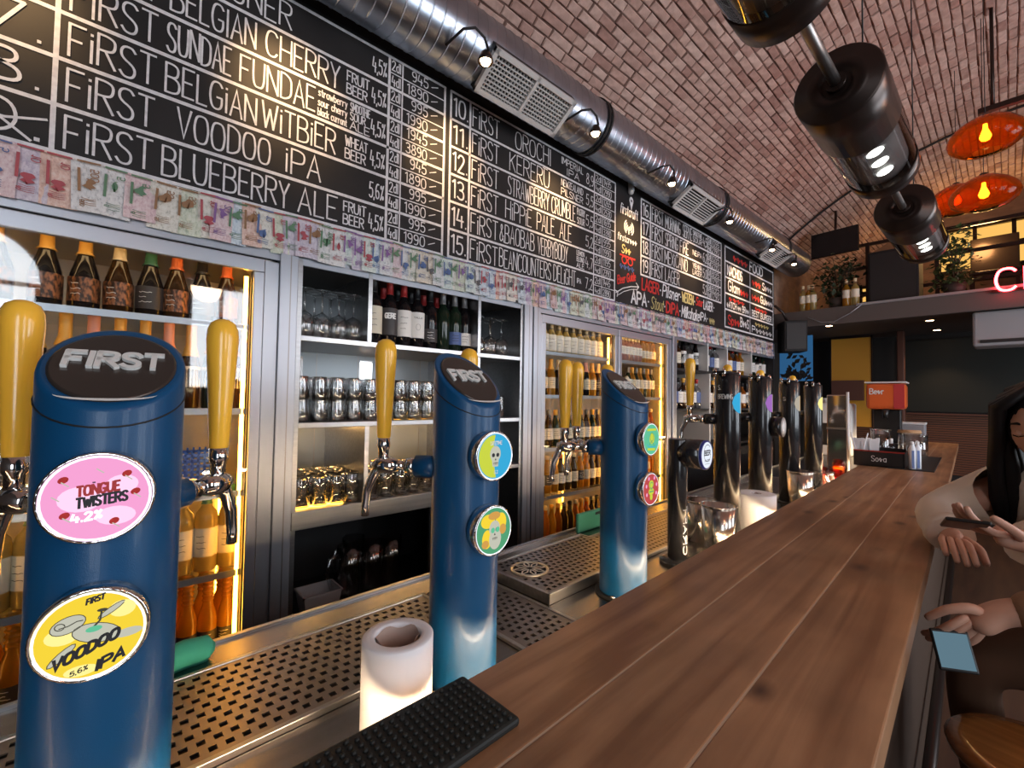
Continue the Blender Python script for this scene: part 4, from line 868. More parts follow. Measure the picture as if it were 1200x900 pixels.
def slant_column(r, zb, zf, n=40):
    """cylinder cut at a slant: high at the back (y=+r), low at the front"""
    mid, k = (zb+zf)/2, (zb-zf)/2/r
    mb = MB(); rings = []
    V = [(r*cos(2*pi*i/n), r*sin(2*pi*i/n), CZ) for i in range(n)]
    for sc_, dz in ((1, -.004), (.985, .0), (.93, .0015)):
        V += [(r*sc_*cos(2*pi*i/n), r*sc_*sin(2*pi*i/n), mid+k*r*sin(2*pi*i/n)*sc_+dz) for i in range(n)]
    fs = [(j*n+i, j*n+(i+1) % n, (j+1)*n+(i+1) % n, (j+1)*n+i) for j in range(3) for i in range(n)]
    mb.add(V, fs, True); mb.f.append(tuple(3*n+i for i in range(n))); mb.sm.append(False)
    return mb, mid, k
def blue_tower(s, label, top, bot, rot=0, zt=1.598, t=.145, middle=False):
    o = thing('beer_tower', label, 'beer tower', BP(s, t, 0), BA+rot, 'blue beer towers'); r = .0625; o['r'] = r; o['paint'] = 'tower_blue'
    mb, mid, k = slant_column(r, zt, 1.492)
    c = obj('column', mb, 'tower_blue', o)
    nn = 36; path = [(r*1.001*cos(2*pi*i/nn), r*1.001*sin(2*pi*i/nn), mid-.032+k*.7*r*sin(2*pi*i/nn)) for i in range(nn+1)]
    obj('seam', MB().tube(path, .0011, 5, caps=False), 'rubber', o)
    ca = 1/sqrt(1+k*k); sa = k*ca
    f0 = lambda u, v, h=.002: (u, v*ca-h*sa, mid+v*sa+h*ca)
    L = r*sqrt(1+k*k)
    plate = MB(); n = 40; V = []
    for sc_, h in ((.86, .001), (.86, .0035), (.82, .0045)):
        V += [f0(r*sc_*cos(2*pi*i/n)*1.0, L*(sc_-.04)*sin(2*pi*i/n)-.004, h) for i in range(n)]
    plate.add(V, [(j*n+i, j*n+(i+1) % n, (j+1)*n+(i+1) % n, (j+1)*n+i) for j in range(2) for i in range(n)], True); plate.f.append(tuple(2*n+i for i in range(n))); plate.sm.append(False)
    pl = obj('top_plate', plate, 'tower_cap', o, label='dark oval plate with raised lettering')
    lt = MB(); write(lt, 'FIRST', -.040, -.012, .027, .08, .0052, lambda u, v: f0(u, v, .0062), 0); lo = obj('lettering', lt, 'letter_steel', pl)
    sd = lo.modifiers.new('thick', 'SOLIDIFY'); sd.thickness = .0035; sd.offset = 0
    obj('crescent', MB().add([f0(.040*cos(a), -L*.72+.030*sin(a)*.35-.004, .0055) for a in [pi*(1+q/14) for q in range(15)]]+[f0(.040*cos(a), -L*.72+.030*sin(a)*.22-.004, .0055) for a in [pi*(2-q/14) for q in range(15)]], [tuple(range(30))]), 'letter_steel', pl)
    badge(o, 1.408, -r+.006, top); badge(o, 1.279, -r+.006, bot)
    faucet(o, -.105, .128, 1.378); faucet(o, .105, .128, 1.378)
    if middle: faucet(o, -.012, .158, 1.378)
    bs = MB().lathe([(r+.012, CZ), (r+.012, CZ+.006), (r+.002, CZ+.007)], 32); b = obj('base_ring', bs, 'rubber', o)
    obj('bolt', MB().lathe([(.006, CZ+.006), (.006, CZ+.011), (.003, CZ+.013)], 6, (-r-.004, -.012, 0)), 'chrome', b)
blue_tower(-.481, 'nearest blue beer tower with glowing pink and yellow badges', D1, D2, radians(-9), 1.586, .149)
blue_tower(.014, 'blue beer tower with yellow and blue skull badge, second along the bar', D3, D4)
blue_tower(.562, 'blue beer tower with green and red badges, third along the bar', D5, D6, middle=True)

def black_tower(s, label, face, half, writing=None, extra=False, side=-1):
    o = thing('beer_tower', label, 'beer tower', BP(s, .145, 0), BA, 'black beer towers'); r = .0475; o['r'] = r; o['paint'] = 'tower_black'
    obj('column', MB().lathe([(r, CZ), (r, 1.612), (r-.003, 1.616)], 32), 'tower_black', o)
    tp = obj('top_bar', MB().box(-.085, .085, -.022, .022, 1.617, 1.626), 'tower_black', o, bevel=.002)
    for x in (-.078, .078):
        for y in (-.016, .016): obj('knob', MB().lathe([(.006, 1.605), (.007, 1.617), (.007, 1.632), (.003, 1.636)], 8, (x, y, 0)), 'chrome', tp)
    # flat sticker wrapped on the customer side
    def cyl(u, v, e=.0008): a = -pi/2+u/r; return ((r+e)*cos(a), (r+e)*sin(a), 1.505+v)
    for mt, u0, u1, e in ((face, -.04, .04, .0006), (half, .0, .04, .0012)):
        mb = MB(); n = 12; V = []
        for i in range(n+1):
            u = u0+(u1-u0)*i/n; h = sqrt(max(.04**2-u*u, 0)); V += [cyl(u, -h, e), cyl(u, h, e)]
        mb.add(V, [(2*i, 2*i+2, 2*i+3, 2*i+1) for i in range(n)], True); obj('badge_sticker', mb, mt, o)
    if writing:
        mb = MB(); a0 = pi+.28
        for t, dz, w_ in writing: write(mb, t, -.03, dz, .017, w_, .002, lambda u, v: ((r+.001)*cos(a0+u/r), (r+.001)*sin(a0+u/r), 1.52+v), 0)
        obj('lettering', mb, 'ink_white', o)
    faucet(o, side*.06, .125, 1.44)
    if extra:
        e = obj('side_badge', MB().lathe([(.018, 0), (.045, -.012), (.045, -.05)], 28, (.02, -r+.01, 1.40), ax='y'), 'tower_black', o)
        obj('badge_face', MB().lathe([(.043, -.0502), (0, -.0506)], 28, (.02, -r+.01, 1.40), ax='y'), 'label_white', e)
    obj('base_ring', MB().lathe([(r+.016, CZ), (r+.016, CZ+.008), (r+.002, CZ+.009)], 28), 'tower_black', o)
black_tower(1.305, 'black beer tower with light blue badge, first of the tall black row', 'bg_cyan', 'bg_cream', [('BREWING', 0, .052), ('S.', .035, .012)])
black_tower(1.702, 'black beer tower with purple badge and round side plate', 'bg_purple', 'bg_cream', None, True)
black_tower(2.168, 'black beer tower with peach badge in the tall black row', 'bg_cream', 'bg_orange', [('S', 0, .012)])
black_tower(2.681, 'black beer tower with pale yellow badge, last of the tall black row', 'bg_pale_yellow', 'bg_cream', None, False, 1)

def thin_tower():
    o = thing('beer_tower', 'short thin black beer tower with round white and navy badge', 'beer tower', BP(.884, .145, 0), BA); r = .03
    obj('column', MB().lathe([(r, CZ), (r, 1.383), (r-.002, 1.387)], 28), 'tower_black', o)
    b = obj('badge', MB().lathe([(.020, .03), (.043, .022), (.046, .0), (.046, -.046)], 32, (.012, -r-.005, 1.342), ax='y'), 'tower_black', o)
    obj('badge_ring', MB().lathe([(.0455, -.047), (.0455, -.054), (.040, -.0545)], 32, (.012, -r-.005, 1.342), ax='y', caps=False), 'navy', b)
    obj('badge_face', MB().lathe([(.0405, -.0545), (0, -.0548)], 32, (.012, -r-.005, 1.342), ax='y'), 'bg_white', b)
    f = lambda u, v: (.012+u, -r-.0605, 1.342+v); mb = MB()
    ribbon(mb, ell(0, .006, .026, .026, 24)[3:], .0018, f); write(mb, 'BEER', -.022, .0, .014, .044, .0035, f, 0); write(mb, 'FACTORY', -.02, -.02, .006, .04, .0012, f, 0); ribbon(mb, [(-.018, -.027), (.018, -.027)], .001, f); obj('badge_print', mb, 'ink', b)
    mb = MB(); write(mb, 'CRAFT', -.075, 0, .016, .15, .0028, lambda u, v: ((r+.001)*cos(-pi/2-.5+v/r), (r+.001)*sin(-pi/2-.5+v/r), 1.10+u), 0); obj('lettering', mb, 'ink_white', o)
    obj('base', MB().lathe([(.055, CZ), (.055, CZ+.012), (.032, CZ+.02)], 24), 'tower_black', o)
thin_tower()

# ---------------------------------------------------------------- things standing on the work counter
def paper_roll(s, t, r, h, label, hole):
    o = thing('paper_roll', label, 'paper roll', BP(s, t, CZ), BA, 'white paper rolls behind the bar')
    obj('roll', MB().lathe([(r, 0), (r, h-.012), (r, h-.0018), (r-.0018, h), (r-.009, h), (hole+.006, h), (hole+.0015, h), (hole, h-.002), (hole, h-.01), (hole*.95, h*.45), (0, h*.44)], 48), 'roll_paper', o)
    rnd = random.Random(int(s*100)); n = 30
    ring = [(hole*(.93+.07*sin(3*a+1))*cos(a), hole*(.93+.07*sin(3*a+1))*sin(a)) for a in [2*pi*k/n for k in range(n)]]
    mb = MB(); V = []
    for q, dz in ((1, .0), (.93, -.012), (.8, -.035), (.72, -.07)): V += [(x*q, y*q, h-.003+dz+.003*sin(5*atan2(y, x))) for x, y in ring]
    mb.add(V, [(j*n+i, j*n+(i+1) % n, (j+1)*n+(i+1) % n, (j+1)*n+i) for j in range(3) for i in range(n)], True); obj('crumpled_core', mb, 'wax_inner', o)
paper_roll(-.152, .092, .0525, .160, 'white paper roll with torn core in front of the second blue tower', .034)
paper_roll(1.50, .10, .072, .145, 'wide white paper roll behind the bar between the black towers', .02)
def tin(s, t, r0, r1, h, label, mt='tin_metal'):
    o = thing('shaker_tin', label, 'tin', BP(s, t, CZ), BA, 'metal tins behind the bar')
    obj('cup', MB().lathe([(r0*.9, 0), (r0, .004), (r1, h), (r1-.003, h), (r0-.004, .008), (0, .007)], 36), mt, o)
    obj('rolled_rim', MB().lathe([(r1-.002, h-.002), (r1+.003, h), (r1+.002, h+.004), (r1-.002, h+.003)], 36, caps=False), mt, o)
tin(1.065, .085, .042, .056, .165, 'polished steel tin beside the thin black tower')
tin(1.165, .19, .045, .058, .15, 'polished steel tin standing behind the first tin')
tin(2.12, .085, .048, .062, .17, 'polished steel tin past the wide paper roll')
tin(2.26, .15, .04, .052, .15, 'smaller steel tin behind the far polished tin')
def jug(s, t, label):
    o = thing('glass_jug', label, 'jug', BP(s, t, CZ), BA)
    obj('body', MB().lathe([(.04, 0), (.045, .02), (.05, .1), (.052, .12), (.048, .12), (.042, .02), (0, .015)], 24), 'glassware', o); obj('handle', MB().tube([(.05, 0, .1), (.085, 0, .09), (.08, 0, .04), (.045, 0, .03)], .006, 8), 'glassware', o)
jug(2.62, .08, 'small clear glass jug at the far end of the black towers')
cl = thing('cleaning_cloth', 'rolled turquoise cloth lying behind the nearest blue tower', 'cloth', BP(-.40, .522, CZ+.001), BA+.15)
obj('roll', MB().tube([(-.16, 0, .018), (-.1, .004, .021), (-.02, -.002, .02), (.05, .003, .021), (.085, 0, .018), (.095, 0, .014)], [.02, .026, .024, .026, .024, .012], 14), 'green_cloth', cl); obj('fold', MB().tube([(-.15, .02, .006), (.0, .03, .008), (.07, .02, .006)], [.008, .012, .006], 8), 'green_cloth', cl)
gb = thing('cutting_board', 'green cutting board propped behind the third blue tower', 'cutting board', BP(1.02, .545, CZ+.001), BA)
obj('board', MB().box(-.14, .14, -.008, .008, 0, .075), 'board_green', gb, bevel=.006); obj('grip', MB().box(-.03, .03, -.0095, .0095, .055, .065), 'board_black', gb)

# black rubber bar mat near the camera
bm_ = thing('bar_mat', 'black rubber bar mat lying on the near end of the bar', 'bar mat', BP(-.10, -.006, 1.10), BA)
obj('mat', MB().box(-.5, .0, -.112, .004, 0, .011), 'rubber_mat', bm_, bevel=.004)
nb = MB()
for i in range(44):
    for j in range(10): nb.lathe([(.0034, .0108), (.003, .0135), (.0012, .0145)], 6, (-.012-i*.011, -.0105-j*.0105+(i % 2)*.005, 0), smooth=True)
no = obj('rubber_nubs', nb, 'rubber_mat', bm_); no['kind'] = 'stuff'
# ---------------------------------------------------------------- back bar: fridges and shelf unit
BK = 2.36
def fridge(xa, xb, doors, shelves, label, top=2.02):
    o = thing('display_fridge', label, 'fridge', (xa, WY, 0)); W_ = xb-xa; d = BK-WY
    body = MB().box(0, .02, .02, d, .1, top).box(W_-.02, W_, .02, d, .1, top).box(0, W_, d-.02, d, .1, top).box(0, W_, .02, d, .1, .52).box(0, W_, .02, d, top-.02, top)
    obj('cabinet', body, 'fridge_inner', o)
    obj('plinth', MB().box(0, W_, .0, .02, .1, .52), 'steel_dark', o)
    for k, z in enumerate(shelves):
        s_ = obj('shelf', MB().box(.022, W_-.022, .05, d-.03, z-.012, z), 'pane', o); obj('shelf_edge', MB().box(.022, W_-.022, .044, .05, z-.018, z+.004), 'aluminium', s_)
    for a, b in doors:
        a -= xa; b -= xa; e = .035
        fr = MB().box(a-e, a, 0, .022, .545, top-.055).box(b, b+e, 0, .022, .545, top-.055).box(a-e, b+e, 0, .022, top-.055, top-.005).box(a-e, b+e, 0, .022, .5, .545)
        dr = obj('door', fr, 'aluminium', o, bevel=.003)
        obj('door_glass', MB().box(a, b, .008, .013, .545, top-.055), 'pane', dr)
        obj('door_gasket', MB().box(a-.004, a+.004, .022, .03, .52, top-.04).box(b-.004, b+.004, .022, .03, .52, top-.04), 'rubber', dr)
        obj('light_strip', MB().tube([(b-.015, .05, .56), (b-.015, .05, top-.07)], .007, 8), 'led_amber', dr, label='amber light tube beside the door')
        obj('light_strip', MB().tube([(b-.012, d-.04, .56), (b-.012, d-.04, 1.12)], .006, 8), 'led_amber', dr)
        if xa > 1: obj('light_strip', MB().tube([(a+.012, .05, .56), (a+.012, .05, top-.3)], .004, 8), 'led_amber', dr)
    obj('side_trim', MB().box(0, doors[0][0]-xa-.036, 0, .024, .5, top-.01), 'aluminium', o); obj('side_trim', MB().box(doors[-1][1]-xa+.036, W_, 0, .024, .5, top-.01), 'aluminium', o); obj('side_trim', MB().box(doors[0][1]-xa+.036, doors[1][0]-xa-.036, 0, .024, .5, top-.01), 'aluminium', o)
    obj('top_light', MB().box(.05, W_-.05, .06, .075, top-.026, top-.021), 'led_fridge', o)
    return o
F1 = (1.765, 1.452, 1.15, .862, .572); F2 = (1.80, 1.53, 1.20, .905, .585)
fridge(-1.30, .445, [(-1.25, -.5), (-.44, .362)], F1, 'big glass fronted drinks fridge with large wax topped bottles at the left')
fridge(1.86, 3.40, [(1.915, 2.62), (2.70, 3.335)], F2, 'two door glass drinks fridge past the wine shelf')
def stile(x0, x1, label):
    s_ = thing('steel_post', label, 'post', (x0, WY-.012, 0), group='steel posts between the back bar units')
    obj('face', MB().box(0, x1-x0, 0, .05, .1, 2.05), 'aluminium', s_, bevel=.003); obj('groove', MB().box((x1-x0)*.55, (x1-x0)*.55+.004, -.0006, .001, .1, 2.05), 'steel_dark', s_)
stile(.447, .512, 'brushed steel post between the large fridge and the wine shelf')
stile(1.725, 1.79, 'brushed steel post right of the wine shelf'); stile(1.80, 1.855, 'narrow steel post left of the two door fridge'); stile(3.405, 3.47, 'brushed steel post right of the two door fridge')

def shelf_unit():
    xa, xb = .513, 1.723; o = thing('back_bar_shelf', 'stainless steel back bar shelf unit with wine bottles and glasses', 'shelf unit', (xa, WY, 0)); W_ = xb-xa; d = BK-WY
    obj('back_panel', MB().box(0, W_, d-.02, d, .1, 2.06), 'unit_back', o)
    for x in (.235, .45, .62, .83): obj('panel_joint', MB().box(x, x+.004, d-.0215, d-.02, 1.06, 1.73), 'steel_dark', o)
    for a, b in ((.02, .17), (.46, .53)): obj('mirror', MB().box(a, b, d-.024, d-.02, 1.42, 1.70), 'chrome', o, label='mirror strip reflecting the bar')
    obj('side', MB().box(0, .018, .0, d, .1, 2.06), 'steel', o); obj('side', MB().box(W_-.018, W_, 0, d, .1, 2.06), 'steel', o)
    for z, x0, x1 in ((1.745, .018, W_-.018), (1.40, .018, W_-.018), (1.14, .90, W_-.018)): obj('shelf', MB().box(x0, x1, .0, d-.02, z-.022, z), 'steel', o, bevel=.002)
    obj('divider', MB().box(.289, .307, 0, d-.02, 1.745, 2.06), 'steel', o); obj('divider', MB().box(.888, .906, 0, d-.02, 1.745, 2.06), 'steel', o)
    obj('divider', MB().box(.289, .307, 0, d-.02, 1.055, 1.378), 'steel', o); obj('divider', MB().box(.888, .906, 0, d-.02, .5, 1.722), 'steel', o)
    w_ = obj('worktop', MB().box(0, .888, -.012, d-.02, 1.03, 1.055), 'steel', o); obj('fascia', MB().box(0, .888, -.014, -.004, .985, 1.056), 'steel', w_, bevel=.002)
    obj('recess', MB().box(.018, W_-.018, d-.03, d-.022, .1, 1.02), 'unit_dark', o); obj('recess_floor', MB().box(.018, W_-.018, .02, d-.03, .58, .6), 'unit_dark', o)
    obj('shelf_light', MB().box(.05, .27, .30, .315, 1.372, 1.377), 'led_shelf', o); obj('shelf_light', MB().box(.32, .86, .30, .315, 1.372, 1.377), 'led_shelf', o);
    obj('glow_strip', MB().box(.03, .22, .045, .05, 1.0555, 1.0595), 'glass_glow', o); obj('glow_strip', MB().box(.32, .86, .33, .335, 1.0555, 1.0595), 'glass_glow', o); obj('glow_strip', MB().box(.50, .87, .27, .275, 1.4005, 1.4045), 'glass_glow', o)  # strips added to give the glasses an orange glow
    obj('cupboard_front', MB().box(.62, .886, .0, .015, .1, .985), 'unit_dark', o); obj('cupboard_handle', MB().box(.70, .73, -.012, -.0, .79, .90), 'steel', o)
shelf_unit()
def spirits_unit():
    xa, xb = 3.472, 5.80; o = thing('spirits_shelf', 'dark spirits shelf with white uprights at the far end of the back bar', 'shelf unit', (xa, WY, 0)); W_ = xb-xa; d = BK-WY
    obj('back_panel', MB().box(0, W_, d-.02, d, .1, 2.06), 'unit_dark', o)
    for z in (1.785, 1.44, 1.1): obj('shelf', MB().box(.0, W_, .0, d-.02, z-.02, z), 'unit_dark', o)
    for x in (.58, 1.0, 1.62): obj('upright', MB().box(x, x+.022, -.002, d-.02, 1.785, 2.06), 'shelf_white', o)
    for x in (.62, 1.3): obj('upright', MB().box(x, x+.022, -.002, d-.02, 1.1, 1.765), 'shelf_white', o)
    obj('end_panel', MB().box(W_-.03, W_, 0, d, .1, 2.06), 'unit_dark', o); obj('base', MB().box(0, W_, 0, d-.02, .1, 1.05), 'unit_dark', o)
    obj('warm_panel', MB().box(1.1, 1.6, d-.03, d-.02, 1.80, 2.04), 'amber_panel', o)
spirits_unit()

# ---------------------------------------------------------------- bottles
PROF = {
 'beer': (.0305, .235, [(.027, 0), (.0305, .004), (.0305, .125), (.027, .148), (.0165, .178), (.0135, .195), (.0132, .222), (.0145, .224), (.0145, .23), (.012, .235)]),
 'wax': (.0395, .238, [(.036, 0), (.0395, .005), (.0395, .095), (.036, .122), (.024, .165), (.0165, .195), (.015, .23), (.013, .236)]),
 'wine': (.0375, .30, [(.034, 0), (.0375, .005), (.0375, .185), (.033, .208), (.018, .228), (.0145, .245), (.0142, .29), (.0155, .292), (.0155, .30)]),
 'stubby': (.033, .20, [(.03, 0), (.033, .004), (.033, .105), (.028, .13), (.0165, .155), (.0145, .17), (.0145, .195), (.013, .2)]),
 'spirit': (.04, .27, [(.036, 0), (.04, .006), (.04, .16), (.036, .18), (.018, .2), (.0145, .215), (.0145, .25), (.0175, .252), (.0175, .27)]),
 'ring': (.031, .27, [(.027, 0), (.031, .004), (.031, .105), (.026, .13), (.0172, .155), (.0155, .17), (.015, .255), (.0165, .258), (.0165, .27)]),
 'tall': (.030, .31, [(.027, 0), (.03, .004), (.031, .14), (.026, .19), (.0155, .235), (.0145, .295), (.0155, .297), (.0155, .305)])}
BPROTO = {}
def bottle_proto(kind, body, cap, label, lab_z=(.3, .6), capfrac=.82, ringed=False, print_=None):
    key = (kind, body, cap, label, lab_z, ringed, print_)
    if key in BPROTO: return key
    r, H, prof = PROF[kind]; ms = {'body': MB().lathe(prof, 16).mesh('bottle_body')}; ms['body'].materials.append(M[body])
    if cap:
        cp = [(rr+.0012, h) for rr, h in prof if h >= H*capfrac-.002]; ra = next(rr for rr, h in reversed(prof) if h <= H*capfrac); ms['cap'] = MB().lathe([(ra+.0012, H*capfrac)]+cp+[(.011, H+.003), (0, H+.004)], 14).mesh('bottle_cap'); ms['cap'].materials.append(M[cap])
    if label:
        z0, z1 = lab_z[0]*H, lab_z[1]*H; ms['label'] = MB().lathe([(r+.0006, z0), (r+.0006, z1)], 18, caps=False).mesh('bottle_label'); ms['label'].materials.append(M[label])
        mb = MB(); rnd = random.Random(hash(label) % 97 + len(kind))
        cyl = lambda u, v: ((r+.0012)*cos(-pi/2-.3+u/r), (r+.0012)*sin(-pi/2-.3+u/r), v)
        if print_:
            for t, fz, h, w_, lw in print_: write(mb, t, -w_/2, z0+(z1-z0)*fz, h, w_, lw, cyl, 0)
        else:
            for q in (.3, .5, .72): ribbon(mb, [(-.02+i*.005, z0+(z1-z0)*q+rnd.uniform(-.002, .002)) for i in range(int(rnd.uniform(5, 9)))], .0018, cyl)
        ms['print'] = mb.mesh('label_print'); ms['print'].materials.append(M['ink'] if label not in ('label_dark', 'label_copper') else M['ink_white'])
    if ringed:
        mb = MB()
        for q in (.63, .69, .75, .81, .87): mb.lathe([(.0155, H*q), (.0195, H*q+.005), (.0155, H*q+.010)], 14, caps=False)
        ms['rings'] = mb.mesh('neck_rings'); ms['rings'].materials.append(M[body])
    BPROTO[key] = ms; return key
def bottle(key, loc, label, group, rz=None, name='bottle'):
    ms = BPROTO[key]
    t = thing(name, label, 'bottle', loc, random.uniform(-.3, .3) if rz is None else rz, group)
    for n, nm in (('body', 'glass_body'), ('cap', 'cap'), ('rings', 'neck_rings')):
        if n in ms: o = bpy.data.objects.new(nm, ms[n]); COL.objects.link(o); o.parent = t
    if 'label' in ms:
        o = bpy.data.objects.new('paper_label', ms['label']); COL.objects.link(o); o.parent = t
        p = bpy.data.objects.new('label_print', ms['print']); COL.objects.link(p); p.parent = o
    return t
def row(xs, y, z, keys, text, group, dy=0):
    for i, x in enumerate(xs):
        k = keys[i % len(keys)]; bottle(k, (x, y+(i % 2)*dy, z+.0005), text % nth(i), group)
def span(a, b, n): return [a+(b-a)*i/(n-1) for i in range(n)]
# large fridge
wk = [('foil_amber', 'bottle_black', 'label_copper', 'amber'), ('foil_amber', 'bottle_black', 'label_copper', 'amber'), ('foil_cream', 'bottle_brown', 'label_copper', 'cream'), ('foil_green', 'bottle_black', 'label_dark', 'green'), ('foil_orange', 'bottle_brown', 'label_copper', 'orange'), ('foil_black', 'bottle_black', 'label_dark', 'black'), ('foil_orange', 'bottle_brown', 'label_copper', 'orange')]
cn = {}
for i, (x, (c, b, l, nm)) in enumerate(zip([-.18, -.093, -.009, .073, .146, .222, .30], wk)):
    cn[nm] = cn.get(nm, 0)+1; k = bottle_proto('wax', b, c, l, (.13, .46), .78)
    bottle(k, (x, 2.0, F1[0]+.0005), '%s%s wax topped dark bottle on the top shelf of the large fridge' % (('second ' if cn[nm] > 1 else 'first ') if nm in ('amber', 'orange') else '', nm), 'wax topped bottles in the large fridge', 0)
bottle(bottle_proto('wax', 'bottle_black', 'foil_amber', 'label_copper', (.13, .46), .78), (-.285, 2.0, F1[0]+.0005), 'amber wax topped dark bottle at the photo edge on the fridge top shelf', 'wax topped bottles in the large fridge', 0)
row(span(-.33, .33, 11), 2.02, F1[1], [bottle_proto('tall', 'bottle_green', 'foil_amber', 'label_cream', (.25, .5), .66), bottle_proto('tall', 'bottle_brown', 'foil_pink', 'label_white', (.25, .5), .66), bottle_proto('tall', 'bottle_brown', 'foil_amber', 'label_cream', (.25, .5), .62)], '%s gold necked bottle from the left on the second shelf of the large fridge', 'gold necked bottles in the large fridge')
row(span(-.33, .08, 6), 2.02, F1[2], [bottle_proto('beer', 'bottle_brown', 'foil_black', 'label_white'), bottle_proto('beer', 'bottle_green', 'foil_grey', 'label_dark')], '%s small bottle from the left on the middle shelf of the large fridge', 'small bottles on the middle fridge shelf')
row(span(-.33, .335, 10), 1.985, F1[3], [bottle_proto('wine', 'wine_white', 'foil_green', 'label_cream', (.18, .52), .80)], '%s cream labelled clear wine bottle from the left in the large fridge', 'cream labelled wine bottles in the large fridge')
row(span(-.33, .335, 12), 1.985, F1[4], [bottle_proto('ring', 'beer_gold', None, 'label_dark', (.08, .26), .8, True)], '%s golden ring necked bottle from the left on the fridge bottom shelf', 'golden bottles on the bottom shelf of the large fridge')
row(span(-.33, .335, 12), 2.11, F1[4], [bottle_proto('ring', 'beer_gold', None, None, (.2, .5), .8, True)], '%s amber bottle from the left in the rear row of the fridge bottom shelf', 'amber bottles at the back of the large fridge')
cr = thing('blue_crate', 'blue plastic basket on the middle shelf of the large fridge', 'basket', (.215, 2.02, F1[2]+.001))
for nm, b in (('side', (-.09, .09, -.07, -.066)), ('side', (-.09, .09, .066, .07)), ('side', (-.09, -.086, -.07, .07)), ('side', (.086, .09, -.07, .07))): 
    mb = MB()
    for k in range(7): mb.box(b[0], b[1], b[2], b[3], .01+k*.02, .02+k*.02)
    horiz = (b[1]-b[0]) > .1
    for k in range(10):
        u = -.088+k*.019 if horiz else -.068+k*.0145
        mb.box(u, u+.006, b[2], b[3], 0, .15) if horiz else mb.box(b[0], b[1], u, u+.006, 0, .15)
    obj(nm, mb, 'crate_blue', cr)
obj('floor', MB().box(-.09, .09, -.07, .07, 0, .004), 'crate_blue', cr)
# two door fridge
row(span(1.96, 2.60, 10), 1.985, F2[0], [bottle_proto('stubby', 'wine_white', 'foil_grey', 'label_white', (.1, .62), .8)], '%s white labelled bottle from left, top shelf, left door of far fridge', 'white labelled bottles in the two door fridge')
row(span(1.96, 2.60, 10), 1.985, F2[1], [bottle_proto('beer', 'bottle_brown', 'foil_cream', 'label_dark', (.2, .5), .72), bottle_proto('beer', 'bottle_black', 'foil_pink', 'label_cream', (.2, .5), .72), bottle_proto('beer', 'beer_gold', 'foil_amber', 'label_cream', (.2, .5), .72)], '%s dark bottle from left, second shelf, left door of far fridge', 'dark bottles in the two door fridge')
row(span(1.96, 2.60, 11), 1.985, F2[2], [bottle_proto('beer', 'bottle_brown', 'foil_grey', 'label_white', (.2, .5), .86), bottle_proto('beer', 'bottle_green', 'foil_amber', 'label_cream', (.2, .5), .86)], '%s bottle from left, middle shelf, left door of far fridge', 'mixed bottles in the two door fridge')
row(span(1.95, 2.60, 11), 1.985, F2[3], [bottle_proto('beer', b, c, l, (.22, .5), .9) for b, c, l in (('bottle_brown', 'foil_grey', 'label_cream'), ('bottle_brown', 'foil_cream', 'label_cream'), ('beer_gold', 'foil_cream', 'label_dark'), ('beer_gold', 'foil_amber', 'label_cream'), ('bottle_brown', 'foil_orange', 'label_white'))], '%s beer bottle from left, fourth shelf, left door of far fridge', 'beer bottles on the fourth shelf of the two door fridge')
row(span(1.95, 2.60, 12), 1.985, F2[4], [bottle_proto('beer', b, c, None, (.2, .5), .9) for b, c in (('bottle_brown', 'foil_grey'), ('bottle_brown', 'foil_black'), ('beer_amber', 'foil_cream'), ('beer_gold', 'foil_amber'), ('beer_amber', 'foil_amber'))], '%s beer bottle from left, bottom shelf, left door of far fridge', 'beer bottles on the bottom shelf of the two door fridge')
row(span(2.75, 3.10, 9), 1.975, F2[0], [bottle_proto('stubby', 'beer_pink', 'foil_cream', 'label_white', (.3, .6), .84)], '%s pink bottle from the left behind the right door of the far fridge', 'pink bottles in the two door fridge')
row(span(3.16, 3.31, 4), 1.975, F2[0], [bottle_proto('beer', 'beer_gold', 'foil_amber', 'label_cream', (.2, .45), .84)], '%s golden bottle right of the pink ones in the far fridge', 'golden bottles beside the pink ones')
row(span(2.98, 3.31, 7), 1.985, F2[1], [bottle_proto('beer', 'bottle_green', 'foil_grey', 'label_white'), bottle_proto('beer', 'beer_gold', 'foil_amber', 'label_cream')], '%s bottle right of the cow figure, second shelf, right door of the far fridge', 'bottles behind the right door, second shelf')
for z, nm in ((F2[2], 'third'), (F2[3], 'fourth'), (F2[4], 'bottom')):
    row(span(2.75, 3.31, 10), 1.985, z, [bottle_proto('beer', 'beer_gold', 'foil_amber', 'label_cream', (.2, .45), .84), bottle_proto('beer', 'beer_amber', 'foil_cream', None, (.2, .5), .9)], '%s golden bottle from left, '+nm+' shelf, right door of far fridge', 'golden bottles behind the right door, %s shelf' % nm)
cw = thing('cow_figure', 'small white cow figure between bottles behind the right fridge door', 'figurine', (2.86, 1.98, F2[1]+.001))
obj('body', MB().tube([(-.06, 0, .1), (-.03, 0, .11), (.03, 0, .11), (.06, 0, .1)], [.02, .042, .042, .025], 12), 'label_white', cw); obj('head', MB().tube([(.06, 0, .12), (.085, -.005, .14), (.11, -.01, .12)], [.018, .026, .016], 10), 'label_white', cw)
for x in (-.04, .04):
    for y in (-.02, .02): obj('leg', MB().tube([(x, y, .09), (x, y, 0)], .012, 8), 'label_white', cw)
obj('patches', MB().lathe([(.0425, 0), (.0425, .03)], 12, (-.01, 0, .11), ax='x', caps=False), 'ink', cw)
